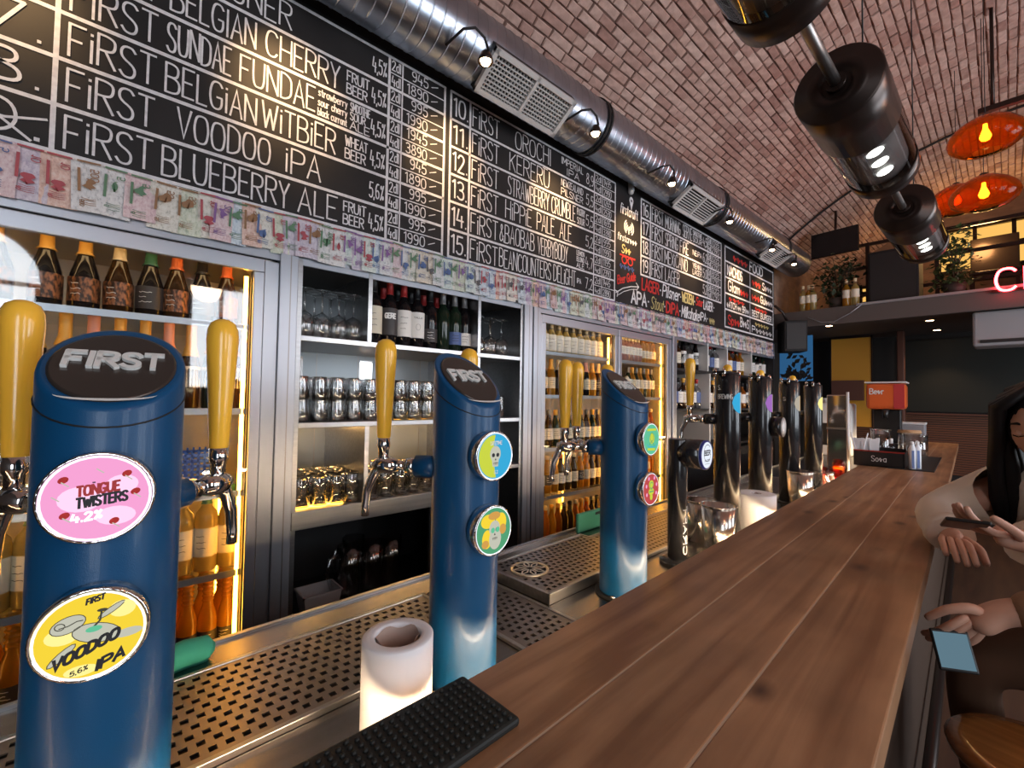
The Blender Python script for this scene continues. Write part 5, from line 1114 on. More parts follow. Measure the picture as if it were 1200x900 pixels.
# wine shelf
wines = [('wine', 'bottle_black', 'foil_black', 'label_cream', 'cream labelled dark wine bottle beside the wine glasses', 'x'), ('wine', 'bottle_black', 'foil_red', 'label_dark', 'red topped wine bottle with black label on the wine shelf', 'GERE'), ('wine', 'bottle_black', 'foil_red', 'label_white', 'red topped wine bottle with white label on the wine shelf', 'x'), ('wine', 'bottle_black', 'foil_black', 'label_white', 'black topped wine bottle with white label and drawn shield', 'x'), ('wine', 'bottle_black', 'foil_black', 'label_dark', 'dark wine bottle with small silver band, middle of the wine shelf', 'x'), ('wine', 'bottle_green', 'foil_grey', None, 'plain dark green wine bottle without label on the wine shelf', 'x'), ('wine', 'bottle_green', 'foil_grey', 'label_blue', 'dark wine bottle with blue label on the wine shelf', 'x'), ('wine', 'bottle_black', 'foil_grey', 'label_white', 'dark wine bottle with white over blue label, right end of the wine shelf', 'x')]
for i, ((kd, b, c, l, lab, pr), x) in enumerate(zip(wines, [.868, .945, 1.018, 1.09, 1.165, 1.24, 1.312, 1.375])):
    pk = (('GERE', .62, .022, .05, .006),) if pr == 'GERE' else (('TALLA', .75, .008, .04, .0015), ('O', .3, .03, .02, .001)) if 'shield' in lab else None
    bottle(bottle_proto(kd, b, c, l, (.16, .58) if i < 4 else (.12, .34), .80, False, pk), (x, 1.94, 1.7455), lab, 'wine bottles on the back bar shelf', 0, 'wine_bottle')
row([.90, .965, 1.04, 1.115, 1.19, 1.27, 1.345], 2.05, 1.7455, [bottle_proto('wine', 'bottle_black', 'foil_red', None, (.2, .5), .8), bottle_proto('wine', 'bottle_black', 'foil_red', None, (.2, .5), .8), bottle_proto('wine', 'bottle_black', 'foil_black', None, (.2, .5), .8), bottle_proto('wine', 'bottle_black', 'foil_black', None, (.2, .5), .8)], '%s wine bottle from the left in the rear row of the wine shelf', 'wine bottles in the rear row')
# spirits
sp = [('spirit', 'spirit', 'foil_black', 'label_white'), ('spirit', 'bottle_brown', 'foil_amber', 'label_cream'), ('wine', 'bottle_green', 'foil_grey', 'label_white'), ('spirit', 'beer_amber', 'foil_black', 'label_white'), ('spirit', 'spirit', 'foil_red', 'label_blue'), ('tall', 'bottle_black', 'foil_black', 'label_white'), ('spirit', 'beer_gold', 'foil_orange', 'label_cream')]
keys = [bottle_proto(*q, (.2, .55), .86) for q in sp]
row(span(3.55, 4.02, 5), 1.95, 1.7855, [keys[2], keys[1], keys[5], keys[0], keys[5]], '%s spirits bottle from the left, top bay beside the two door fridge', 'spirits bottles')
row(span(4.12, 4.43, 4), 1.95, 1.7855, [keys[0], keys[2], keys[4], keys[0]], '%s spirits bottle from the left, second bay of the spirits shelf', 'spirits bottles')
row(span(4.55, 5.05, 6), 1.95, 1.7855, [keys[3], keys[6], keys[3], keys[4]], '%s spirits bottle from the left, amber lit bay of the spirits shelf', 'spirits bottles')
row(span(5.16, 5.7, 6), 1.95, 1.7855, [keys[0], keys[5], keys[2]], '%s spirits bottle from the left, last bay of the spirits shelf', 'spirits bottles')
row(span(3.54, 4.04, 7), 1.95, 1.4405, [keys[0], keys[4], keys[0], keys[1], keys[5]], '%s spirits bottle from the left, lower bay beside the two door fridge', 'spirits bottles')
row(span(4.16, 4.72, 6), 1.95, 1.4405, [keys[3], keys[0], keys[1], keys[6]], '%s spirits bottle from the left, lower middle bay of the spirits shelf', 'spirits bottles')
row(span(4.86, 5.6, 7), 1.95, 1.4405, [keys[5], keys[2], keys[3]], '%s spirits bottle from the left, lower far bay of the spirits shelf', 'spirits bottles')

# ---------------------------------------------------------------- glassware
def gmesh(name, prof, n=18):
    m = MB().lathe(prof, n).mesh(name); m.materials.append(M['glassware']); return m
wg = [gmesh('bowl', [(.032, 0), (.0335, .001), (.043, .045), (.042, .07), (.03, .095), (.006, .11), (.004, .112)]), gmesh('stem', [(.0045, .108), (.0038, .14), (.0042, .19)], 8), gmesh('foot', [(.004, .19), (.012, .196), (.036, .203), (.036, .205), (.003, .206)])]
tb = gmesh('tumbler', [(.032, 0), (.0335, .003), (.0315, .06), (.028, .088), (.0275, .092), (.0255, .088), (.0285, .06), (.030, .004)], 14)
th_ = gmesh('tumbler', [(.033, 0), (.034, .003), (.030, .115), (.029, .12), (.026, .108), (.0305, .004)], 14)
def glass_thing(name, meshes, loc, label, group):
    if len(meshes) == 1:
        o = bpy.data.objects.new(name, meshes[0]); COL.objects.link(o); o.location = loc; return tag(o, label, 'glass', group)
    t = thing(name, label, 'glass', loc, 0, group)
    for m in meshes: o = bpy.data.objects.new(m.name.split('.')[0], m); COL.objects.link(o); o.parent = t
i = 0
for y in (1.93, 2.03):
    for x in (.565, .635, .705, .77)[:4 if y < 2 else 4]:
        glass_thing('wine_glass', wg, (x, y, 1.7455), '%s upside down wine glass, %s row, bay left of the wine' % (nth(i % 4), 'front' if y < 2 else 'rear'), 'upside down wine glasses in the left bay'); i += 1
i = 0
for y in (1.93, 2.03):
    for x in (1.46, 1.545, 1.63):
        glass_thing('wine_glass', wg, (x, y, 1.7455), '%s upside down wine glass, %s row, bay right of the wine' % (nth(i % 3), 'front' if y < 2 else 'rear'), 'upside down wine glasses in the right bay'); i += 1
for lv in (0, 1):
    for rw, y in enumerate((1.91, 1.985, 2.06)):
        for k, x in enumerate(span(.555, 1.36, 12)):
            glass_thing('tumbler', [tb], (x+(rw % 2)*.02, y, 1.4005+lv*.093), '%s tumbler from the left, %s row, %s layer, middle shelf' % (nth(k), ('front', 'middle', 'rear')[rw], ('lower', 'upper')[lv]), 'stacked tumblers on the middle shelf')
for rw, y in enumerate((1.90, 1.98, 2.06, 2.14)):
    for k, x in enumerate((.565, .635, .705, .77)):
        glass_thing('tumbler', [th_], (x, y, 1.0555), '%s tall glass from the left, %s row, left bay above the steel worktop' % (nth(k), nth(rw)), 'tall glasses in the left lower bay')
    for k, x in enumerate(span(.86, 1.35, 8)):
        glass_thing('tumbler', [th_], (x, y, 1.0555), '%s tall glass from the left, %s row, right bay above the steel worktop' % (nth(k), nth(rw)), 'tall glasses in the right lower bay')
for k, (x, y) in enumerate(((1.46, 1.93), (1.54, 1.93), (1.62, 1.93), (1.5, 2.02), (1.58, 2.02))):
    glass_thing('tumbler', [th_], (x, y, 1.4005), '%s tall glass in the narrow right bay beside the post' % nth(k), 'tall glasses in the narrow right bay')
for k, (x, y) in enumerate(((.80, 1.98), (.90, 1.97), (1.0, 1.98), (.86, 2.08))):
    t = thing('beer_mug', '%s large glass mug from the left on the dark shelf under the steel worktop' % nth(k), 'mug', (x, y, .6005), 0, 'large mugs under the worktop')
    obj('body', gmesh('mug_body', [(.04, 0), (.05, .006), (.046, .06), (.05, .12), (.052, .24), (.048, .24), (.043, .02), (0, .015)], 20), None, t); obj('handle', MB().tube([(-.048, 0, .2), (-.085, 0, .19), (-.095, 0, .13), (-.08, 0, .07), (-.046, 0, .06)], .009, 8), 'glassware', t)
tubb = thing('plastic_tub', 'pale plastic tub on the dark shelf under the steel worktop', 'tub', (.66, 1.95, .6005))
obj('tub', MB().add([(-.06, -.05, 0), (.06, -.05, 0), (.06, .05, 0), (-.06, .05, 0), (-.075, -.062, .09), (.075, -.062, .09), (.075, .062, .09), (-.075, .062, .09)], [(0, 3, 2, 1), (0, 1, 5, 4), (1, 2, 6, 5), (2, 3, 7, 6), (3, 0, 4, 7)]), 'tub_grey', tubb); obj('rim', MB().box(-.08, .08, -.066, -.06, .086, .094).box(-.08, .08, .06, .066, .086, .094).box(-.08, -.073, -.066, .066, .086, .094).box(.073, .08, -.066, .066, .086, .094), 'tub_grey', tubb)
# ---------------------------------------------------------------- far end of the bar
def far_bar():
    BT_ = 1.10
    c = thing('bar_caddy', 'black bar caddy with red rim and script logo at the far end of the bar', 'caddy', BP(3.22, -.10, BT_), BA)
    w_ = .128
    obj('tray', MB().box(0, .22, -w_, w_, 0, .012).box(0, .008, -w_, w_, 0, .10).box(.212, .22, -w_, w_, 0, .10).box(0, .22, -w_, -w_+.008, 0, .10).box(0, .22, w_-.008, w_, 0, .10).box(.11, .116, -w_, w_, 0, .12), 'black_plastic', c)
    obj('red_rim', MB().box(-.002, .01, -w_-.001, w_+.001, .096, .104), 'red_trim', c)
    mb = MB(); write(mb, 'So~a', -.035, .035, .035, .075, .003, lambda u, v: (-.001, -u, v), 0); obj('logo', mb, 'ink_white', c)
    for k in range(3):
        s_ = thing('paper_napkins', ('stack of white napkins in the bar caddy, left pile', 'stack of white napkins in the bar caddy, middle pile', 'tall fan of white napkins in the bar caddy')[k], 'napkins', BP(3.30, -.02-.04*k+.03, BT_+.0125), BA+.1*k)
        mb = MB()
        for q in range(6): mb.add([(q*.006-.02, -.022, 0), (q*.006-.02, .022, 0), (q*.007-.024, .028, .15+.008*(q % 3)), (q*.007-.024, -.026, .15+.008*((q+1) % 3))], [(0, 1, 2, 3)])
        o = obj('sheets', mb, 'paper', s_); sd = o.modifiers.new('thick', 'SOLIDIFY'); sd.thickness = .003
    for k, (dy, tilt) in enumerate(((.105, -.05), (.115, .03), (.098, .05))):
        st = obj('drinking_straw', MB().tube([(0, 0, 0), (-.01, tilt, .2)], .0035, 8), 'paper', None, BP(3.26, -.10+dy, BT_+.013), BA); tag(st, 'white straw leaning in the bar caddy, %s of three' % nth(k), 'straw', 'straws in the bar caddy')
    for k, (s_, t_) in enumerate(((3.25, -.262), (3.29, -.285))):
        b = thing('shaker_bottle', ('blue and white striped tube, front one beside the bar caddy', 'blue and white striped tube, rear one beside the bar caddy')[k], 'tube', BP(s_, t_, BT_), BA, 'striped tubes beside the caddy')
        obj('tube', MB().lathe([(.018, 0), (.018, .13), (.008, .16), (0, .162)], 14), 'paper', b); obj('stripe', MB().box(-.0185, -.0175, -.012, .0, .01, .12), 'blue_paper', b); obj('cap', MB().lathe([(.01, .15), (.01, .175), (0, .177)], 10), 'white_plastic', b)
    def jar(s_, t_, r, h, label, fill=None, lid=None):
        j = thing('glass_jar', label, 'jar', BP(s_, t_, BT_), BA, 'glass jars at the far end of the bar')
        obj('glass', MB().lathe([(r*.92, 0), (r, .006), (r, h), (r-.006, h), (r-.007, .012), (0, .011)], 24), 'glassware', j)
        if fill: obj('contents', MB().lathe([(r-.009, .013), (r-.009, h*fill[1]), (0, h*fill[1]+.005)], 20), fill[0], j)
        obj('rim', MB().lathe([(r-.004, h-.004), (r+.004, h-.002), (r+.004, h+.006), (r-.004, h+.006)], 24, caps=False), 'cork' if lid else 'glassware', j)
        if lid: obj('lid', MB().lathe([(r, h+.004), (r, h+.02), (0, h+.022)], 20), lid, j)
    jar(4.25, -.215, .075, .17, 'wide clear glass jar nearest the bar edge at the far end'); jar(4.55, -.16, .075, .17, 'clear jar with cork lid behind the wide glass jar', None, 'cork')
    jar(4.15, -.02, .055, .2, 'jar of brown syrup behind the bar caddy', ('bottle_brown', .8)); jar(4.4, .03, .05, .19, 'frosted white jar behind the bar caddy', ('paper', .9))
    k = thing('black_bar_mat', 'dark square mat under the striped tubes at the far end', 'mat', BP(3.7, -.26, BT_), BA); obj('pad', MB().box(-.5, .55, -.1, .11, 0, .005), 'rubber_mat', k); obj('edge', MB().box(-.5, .55, -.105, -.1, 0, .007), 'rubber_mat', k)
    for k, (s_, t_) in enumerate(((3.62, .0), (3.66, -.05), (3.7, -.12))):
        b = thing('small_bottle', '%s little white topped bottle behind the bar caddy' % nth(k), 'bottle', BP(s_, t_, BT_), BA, 'little bottles behind the caddy')
        obj('body', MB().lathe([(.02, 0), (.022, .003), (.022, .1), (.01, .13)], 14), 'spirit', b); obj('cap', MB().lathe([(.011, .125), (.011, .16), (0, .162)], 12), 'white_plastic', b)
    d = thing('drink_dispenser', 'orange drink dispenser on a black stand at the far end of the bar', 'dispenser', BP(4.9, .02, BT_), BA)
    obj('tank', MB().box(-.12, .12, -.14, .14, .36, .60), 'orange_plastic', d, bevel=.03); obj('lid', MB().box(-.13, .13, -.15, .15, .60, .615), 'white_plastic', d, bevel=.006); obj('label_panel', MB().box(-.122, -.1205, -.135, -.06, .37, .59), 'ink_red', d)
    mb = MB(); write(mb, 'Be~r', -.11, .5, .05, .1, .008, lambda u, v: (-.1225, -u, v), 0); obj('logo', mb, 'ink_white', d)
    obj('stand', MB().box(-.1, .12, -.12, .12, 0, .05).box(.02, .12, -.1, .1, .05, .36), 'black_plastic', d, bevel=.01); obj('spout', MB().tube([(-.04, 0, .37), (-.1, 0, .34), (-.12, 0, .28)], [.03, .025, .018], 10), 'black_plastic', d)
    w2 = thing('coffee_machine', 'white coffee machine beside the orange dispenser at the far end', 'machine', BP(5.0, .42, BT_-.11), BA)
    obj('body', MB().box(-.15, .15, -.14, .14, .0, .52), 'white_plastic', w2, bevel=.02); obj('front', MB().box(-.155, -.15, -.1, .1, .1, .32), 'black_plastic', w2)
    for k in range(3):
        cp = thing('coffee_cup', 'white cup on top of the coffee machine, %s from the left' % nth(k), 'cup', BP(4.95, .50-.08*k, BT_+.4105), BA, 'cups on the coffee machine'); obj('cup', MB().lathe([(.022, 0), (.034, .05), (.032, .05), (.018, .004), (0, .003)], 16), 'white_plastic', cp); obj('handle', MB().tube([(-.03, .0, .04), (-.045, 0, .03), (-.03, 0, .015)], .004, 6), 'white_plastic', cp)
    g = thing('grey_box', 'light grey plastic box beyond the jars at the far end', 'box', BP(5.2, -.12, BT_), BA); obj('body', MB().box(-.1, .1, -.11, .11, 0, .22), 'grey_unit', g, bevel=.008); obj('lid', MB().box(-.105, .105, -.115, .115, .22, .24), 'white_plastic', g, bevel=.004)
    s_ = thing('steel_tower', 'square polished steel tap tower past the black towers', 'beer tower', BP(3.45, .15, CZ), BA)
    obj('column', MB().box(-.045, .045, -.06, .06, 0, .58), 'chrome', s_, bevel=.006); obj('corner_tube', MB().tube([(-.05, -.065, 0), (-.05, -.065, .6)], .009, 10), 'white_plastic', s_); obj('band', MB().box(-.047, .047, -.062, .062, .33, .345), 'steel', s_); obj('base', MB().box(-.07, .07, -.09, .09, 0, .012), 'steel_dark', s_)
    for k, (a, b) in enumerate(((3.05, .1), (3.12, .19), (2.92, .07))):
        t = thing('candle_glass', '%s small amber tealight glass behind the far end of the bar' % nth(k), 'candle', BP(a, b, CZ), BA, 'tealight glasses'); obj('glass', MB().lathe([(.03, 0), (.04, .03), (.036, .085), (.033, .085), (.036, .03), (0, .006)], 18), 'amber_glass', t); obj('wax', MB().lathe([(.031, .007), (.033, .03), (0, .032)], 14), 'flame', t)
far_bar()

# ---------------------------------------------------------------- hanging lamps
def cylinder_lamps():
    y, z, r = .272, 2.29, .094
    L = [(.33, 'nearest dark cylinder lamp cut off at the top of the picture'), (1.29, 'large dark cylinder lamp on a rod above the bar'), (2.31, 'farther dark cylinder lamp with red reflection above the bar')]
    for i, (x, lab) in enumerate(L):
        o = thing('cylinder_lamp', lab, 'lamp', (x, y, z), 0, 'cylinder lamps on one rod above the bar'); n = .60
        obj('end_cap', MB().lathe([(.03, 0), (.035, -.006), (.062, -.006), (.066, 0), (r-.004, .0), (r, .005), (r, .22)], 40, ax='x'), 'bronze', o)
        obj('glass_tube', MB().lathe([(r-.002, .22), (r-.002, n-.08)], 40, ax='x', caps=False), 'smoke', o)
        obj('tail_cap', MB().lathe([(r, n-.08), (r, n-.005), (r-.006, n), (0, n)], 40, ax='x'), 'bronze', o)
        cr_ = obj('led_core', MB().lathe([(r-.02, .22), (r-.02, n-.08)], 28, ax='x'), 'grey_unit', o)
        for k in range(3):
            a = radians(248); yy, zz = (r-.029)*cos(a), (r-.029)*sin(a)
            obj('led', MB().lathe([(.021, 0), (.015, .004), (0, .005)], 14, (0, 0, 0)), 'led_white', cr_).matrix_local = Matrix.Translation((.29+k*.075, (r-.02)*cos(a), (r-.02)*sin(a))) @ Matrix.Rotation(a-pi/2, 4, 'X')
        if i < 2: obj('rod', MB().tube([(n-.005, 0, 0), (L[i+1][0]-x-.018, 0, 0)], .0125, 12), 'steel_dark', o); 
        obj('rod_collar', MB().lathe([(.022, -.012), (.022, .0), (.016, .003)], 16, ax='x', c=(-.004, 0, 0)), 'bronze', o)
        obj('hanger', MB().tube([(n*.5, 0, r-.004), (n*.5, 0, arch_z(y)-z-.02)], .0022, 6), 'rubber', o)
cylinder_lamps()
def amber_lamps():
    for x, y, z, lab in ((4.0, .08, 3.19, 'upper amber glass pendant lamp shaped like a flat disc'), (4.4, .10, 2.96, 'lower amber glass pendant lamp below the upper one'), (4.9, .26, 3.12, 'amber pendant lamp half hidden behind the far cylinder lamp')):
        o = thing('amber_pendant', lab, 'lamp', (x, y, z), 0, 'amber glass pendants')
        obj('shade', MB().lathe([(.03, .125), (.07, .115), (.13, .075), (.168, .03), (.178, -.01), (.165, -.05), (.12, -.085), (.07, -.098)], 36, caps=False), 'amber_shade', o)
        obj('fitting', MB().lathe([(.032, .11), (.034, .125), (.02, .145), (.006, .15)], 16), 'bronze', o); obj('bulb', MB().lathe([(.0, -.03), (.02, -.02), (.028, .0), (.02, .025), (.012, .05), (.01, .08)], 14), 'bulb', o)
        obj('cord', MB().tube([(0, 0, .13), (0, 0, arch_z(y)-z-.02)], .0022, 6), 'rubber', o)
amber_lamps()
tr = thing('lamp_track', 'dark metal track fixed under the vault beside the amber pendants', 'track', (4.35, -.35, 3.50)); obj('rail', MB().box(-.02, .02, -.5, .47, 0, .035), 'bronze', tr)
for dy in (-.42, .4): obj('bracket', MB().tube([(0, dy, .03), (0, dy, arch_z(-.35+dy)-3.50-.015)], .01, 8), 'bronze', tr)

# red neon sign on the gallery edge
ns = thing('neon_sign', 'red neon letters standing on the gallery edge', 'neon sign', (5.93, .07, 2.545))
ss, _ = strokes('C', .125, .2)
def neon(ch, y0, w_):
    ss, _ = strokes(ch, w_, .2)
    for s_ in ss:
        P = [(0, -(y0+p[0]), p[1]) for p in s_]; l_ = obj('neon_tube', MB().tube(P, .011, 8), 'neon_red', ns)
        obj('tube_core', MB().tube([(q[0]-.006, q[1], q[2]) for q in P], .0065, 6), 'neon_core', l_)
neon('C', 0, .125); neon('R', .175, .125)
obj('sign_bracket', MB().box(.03, .06, -.34, .03, .0, .02), 'bronze', ns)

# gallery things
tv = thing('television', 'black flat screen hung under the vault over the gallery', 'television', (6.2, 1.34, 3.24), radians(-6)); obj('screen', MB().box(-.02, .02, -.235, .235, 0, .29), 'tv_black', tv, bevel=.006); obj('bracket', MB().tube([(.03, 0, .2), (.05, 0, arch_z(1.34)-3.24-.02)], .014, 8), 'bronze', tv)
pb = thing('stage_speaker', 'large black box loudspeaker standing on the gallery', 'loudspeaker', (6.16, .80, 2.5905)); obj('cabinet', MB().box(-.1, .25, -.2, .21, 0, .56), 'speaker', pb, bevel=.01); obj('grille', MB().box(-.11, -.1, -.18, .19, .03, .53), 'rubber', pb)
hs = thing('wall_speaker', 'black loudspeaker hanging at the end of the chalkboard', 'loudspeaker', (5.93, 1.70, 2.10), radians(35)); obj('cabinet', MB().box(-.12, .12, -.12, .12, 0, .36), 'speaker', hs, bevel=.01); obj('grille', MB().box(-.128, -.12, -.1, .1, .03, .33), 'rubber', hs); obj('bracket', MB().tube([(.0, .05, .36), (0, .1, .48), (-.05, .2, .55)], .015, 8), 'bronze', hs)
tag(obj('speaker_cable', MB().tube([(5.97, 1.55, 2.5), (5.97, 1.42, 2.43), (5.97, 1.3, 2.42), (5.97, 1.15, 2.5), (5.97, 1.05, 2.58)], .005, 6), 'aluminium'), 'thin white cable sagging across the gallery edge', 'cable')
def plant(loc, w_, h, n, seed, label):
    o = thing('potted_plant', label, 'plant', loc); rnd = random.Random(seed)
    obj('pot', MB().lathe([(.07, 0), (.09, .12), (.08, .12), (0, .1)], 16), 'pot', o)
    st = MB(); lf = MB()
    for i in range(n):
        a = rnd.uniform(0, 2*pi); e = rnd.uniform(0, 1); tip = Vector((cos(a)*w_*rnd.uniform(.2, 1), sin(a)*w_*rnd.uniform(.2, 1), .1+h*e)); mid = Vector((tip.x*.4, tip.y*.4, .1+h*e*.7))
        if i % 3 == 0: st.tube([(0, 0, .1), mid, tip], .003, 4)
        for k in range(3):
            p = tip + Vector((rnd.uniform(-.05, .05), rnd.uniform(-.05, .05), rnd.uniform(-.06, .05))); d = Vector((rnd.uniform(-1, 1), rnd.uniform(-1, 1), rnd.uniform(-.8, .4))).normalized(); s_ = d.cross(Vector((0, 0, 1))).normalized(); L_ = rnd.uniform(.05, .085)
            u = d.cross(s_)*.008
            lf.add([p, p+d*L_*.5+s_*L_*.32+u, p+d*L_, p+d*L_*.5-s_*L_*.32+u], [(0, 1, 2), (0, 2, 3)])
    obj('stems', st, 'stem', o); f = obj('leaves', lf, 'leaf' if seed % 2 else 'leaf_dark', o); f['kind'] = 'stuff'
plant((6.14, 1.30, 2.5905), .22, .46, 110, 4, 'dark leafy plant under the television on the gallery'); plant((6.14, .35, 2.5905), .16, .55, 110, 5, 'bushy green plant right of the box loudspeaker on the gallery')
for k, y in enumerate((1.62, 1.56, 1.52, 1.2, 1.12)):
    bottle(bottle_proto('wine', 'beer_gold' if k % 2 else 'wine_white', 'foil_cream', 'label_cream'), (6.05, y, 2.5905), '%s bottle from the left standing along the gallery edge' % nth(k), 'bottles on the gallery edge')
rl = thing('gallery_railing', 'dark metal railing along the gallery in front of the lit windows', 'railing', (7.2, 0, 2.5905))
for y in (-1.9, -1.0, -.2, .55, 1.2): obj('post', MB().box(-.02, .02, y-.02, y+.02, 0, 1.0), 'bronze', rl)
for z in (.35, .68, .98): obj('rail', MB().box(-.015, .015, -2.2, 1.5, z-.02, z+.02), 'bronze', rl)
# chairs standing behind the railing, seen dark against the windows
for k, (x, y, lab) in enumerate(((7.6, .1, 'dark chair behind the gallery railing, left of the window post'), (7.6, -.45, 'dark chair behind the gallery railing under the right window'))):
    c = thing('gallery_chair', lab, 'chair', (x, y, 2.5905), .2*k, 'chairs on the gallery')
    obj('seat', MB().box(-.2, .2, -.2, .2, .43, .47), 'bronze', c, bevel=.01); obj('backrest', MB().box(.17, .2, -.2, .2, .47, .95), 'bronze', c, bevel=.01)
    for a in (-.18, .18):
        for b in (-.18, .18): obj('leg', MB().box(a-.015, a+.015, b-.015, b+.015, 0, .43), 'bronze', c)
for k, (x, y) in enumerate(((.6, -1.35), (2.4, -1.35), (4.2, -1.35))):      # unseen pendants added behind the camera as warm fill for ceiling and bar
    o = thing('amber_pendant', '%s unseen fill pendant added behind the camera' % nth(k), 'lamp', (x, y, 2.6), 0, 'amber glass pendants')
    obj('shade', MB().lathe([(.03, .10), (.06, .095), (.12, .065), (.165, .02), (.178, -.01), (.16, -.045), (.10, -.07), (.06, -.075)], 36, caps=False), 'amber_shade', o); obj('bulb', MB().lathe([(.0, -.03), (.02, -.02), (.028, .0), (.02, .025), (.01, .08)], 14), 'bulb', o)
    obj('cord', MB().tube([(0, 0, .08), (0, 0, arch_z(y)-2.62)], .0022, 6), 'rubber', o); light('fill_pendant_light', 'POINT', (x, y, 2.5), 13, (1, .66, .42), .12)
light('gallery_light', 'POINT', (7.7, .2, 3.4), 30, (1, .55, .2), .15)
# ---------------------------------------------------------------- stools and people
def stool(x, y, label, rz=0):
    o = thing('bar_stool', label, 'stool', (x, y, 0), rz, 'wooden bar stools'); h = .66
    obj('seat', MB().lathe([(.0, h-.045), (.15, h-.045), (.175, h-.03), (.18, h-.012), (.17, h-.002), (.14, h-.004), (0, h-.012)], 32), 'stool_wood', o)
    for k in range(4):
        a = pi/4+k*pi/2; obj('leg', MB().tube([(.12*cos(a), .12*sin(a), h-.045), (.19*cos(a), .19*sin(a), 0)], .014, 10), 'stool_wood', o)
    obj('foot_ring', MB().tube([(.168*cos(a), .168*sin(a), .24) for a in [2*pi*k/28 for k in range(29)]], .009, 8, caps=False), 'stool_metal', o)
    bk = obj('backrest', MB().tube([(.17*cos(a), .17*sin(a), h+.16+.03*sin((a-pi*.75)/ (pi*.5)*pi)) for a in [pi*(.72+.56*k/12) for k in range(13)]], .017, 8), 'stool_wood', o)
    for a in (pi*.78, pi, pi*1.22): obj('spindle', MB().tube([(.15*cos(a), .15*sin(a), h-.01), (.168*cos(a), .168*sin(a), h+.165)], .009, 8), 'stool_wood', o)
stool(1.69, -.05, 'empty glossy wooden bar stool nearest the camera', pi*.5)
stool(2.10, -.20, 'wooden bar stool under the woman in the cream jacket', pi)

def skin_mb(chains, levels=2):
    """chains: lists of (point, radius); points that coincide are shared, so limbs grow from the trunk"""
    V, E, Rr, idx = [], [], [], {}
    for ch in chains:
        prev = None
        for p, r in ch:
            k = tuple(round(c, 4) for c in p)
            if k not in idx: idx[k] = len(V); V.append(p); Rr.append(r)
            if prev is not None and prev != idx[k]: E.append((prev, idx[k]))
            prev = idx[k]
    me = bpy.data.meshes.new('tmp'); me.from_pydata(V, E, []); o = bpy.data.objects.new('tmp', me); COL.objects.link(o)
    sk = o.modifiers.new('skin', 'SKIN'); sk.use_smooth_shade = True
    if not me.skin_vertices: 
        bm = bmesh.new(); bm.from_mesh(me); bm.verts.layers.skin.verify(); bm.to_mesh(me); bm.free()
    seen = set(); adj = {}
    for a, b in E: adj.setdefault(a, []).append(b); adj.setdefault(b, []).append(a)
    for i, sv in enumerate(me.skin_vertices[0].data):
        r = Rr[i]; sv.radius = (r, r) if not isinstance(r, tuple) else r
        root = i not in seen
        sv.use_root = root
        if root:
            st = [i]
            while st:
                q = st.pop()
                if q in seen: continue
                seen.add(q); st += adj.get(q, [])
    sb = o.modifiers.new('sub', 'SUBSURF'); sb.levels = levels; sb.render_levels = levels
    dg = bpy.context.evaluated_depsgraph_get(); ev = o.evaluated_get(dg); m = ev.to_mesh()
    mb = MB().add([v.co.copy() for v in m.vertices], [tuple(p.vertices) for p in m.polygons], True)
    ev.to_mesh_clear(); bpy.data.objects.remove(o); bpy.data.meshes.remove(me)
    return mb
def head_frame(fwd, up):
    f = Vector(fwd).normalized(); l = Vector(up).cross(f).normalized(); u = f.cross(l).normalized(); return f, l, u
def head_add(mb, c, fwd, up, s=1.0):
    f, l, u = head_frame(fwd, up); n, m = 28, 20; V = []
    g = lambda d, w: math.exp(-(d/w)**2)
    for j in range(m+1):
        ph = pi*j/m
        for i in range(n):
            th = 2*pi*i/n; x, y, z = sin(ph)*cos(th), sin(ph)*sin(th), cos(ph)
            X, Y, Z = .098*x, .076*y, .118*z
            if z < 0: Y *= 1-.32*z*z; X *= 1-.12*z*z
            if x > 0:
                X += .022*g(y, .13)*g(z+.12, .16) + .010*g(y, .28)*g(z+.42, .10) - .010*(g(y-.38, .2)+g(y+.38, .2))*g(z-.06, .13) + .006*g(y, .6)*g(z-.24, .1) + .008*g(y, .3)*g(z+.78, .2)
            V.append(Vector(c) + (f*X + l*Y + u*Z)*s)
    mb.add(V, [(j*n+i, j*n+(i+1) % n, (j+1)*n+(i+1) % n, (j+1)*n+i) for j in range(m) for i in range(n)], True)
    for sg in (1, -1):                              # ears
        e = Vector(c) + (l*sg*.077 - f*.005)*s; mb.tube([e+u*.028*s, e+l*sg*.008*s+u*.02*s-f*.01*s, e+l*sg*.01*s-f*.012*s, e-u*.028*s], [.006*s, .011*s, .010*s, .006*s], 8)
def face_parts(parent, c, fwd, up, s=1.0):
    f, l, u = head_frame(fwd, up); c = Vector(c)
    for sg in (1, -1):
        e = c + (f*.083+l*sg*.031+u*.008)*s
        o = obj('eyelid', MB().lathe([(0, -.010), (.008, -.006), (.011, 0), (.008, .006), (0, .010)], 10, e), 'skin', parent); obj('lashes', MB().tube([e+f*.009*s+l*.011*s-u*.002*s, e+f*.0115*s-u*.005*s, e+f*.009*s-l*.011*s-u*.002*s], .0016, 6), 'eye', o)
        obj('eyebrow', MB().tube([c+(f*.086+l*sg*.014+u*.034)*s, c+(f*.086+l*sg*.032+u*.039)*s, c+(f*.076+l*sg*.05+u*.031)*s], [.003, .004, .002], 6), 'hair', parent)
    obj('lips', MB().tube([c+(f*.082+l*.024-u*.051)*s, c+(f*.095-u*.048)*s, c+(f*.082-l*.024-u*.051)*s], [.003, .007, .003], 8), 'lips', parent)
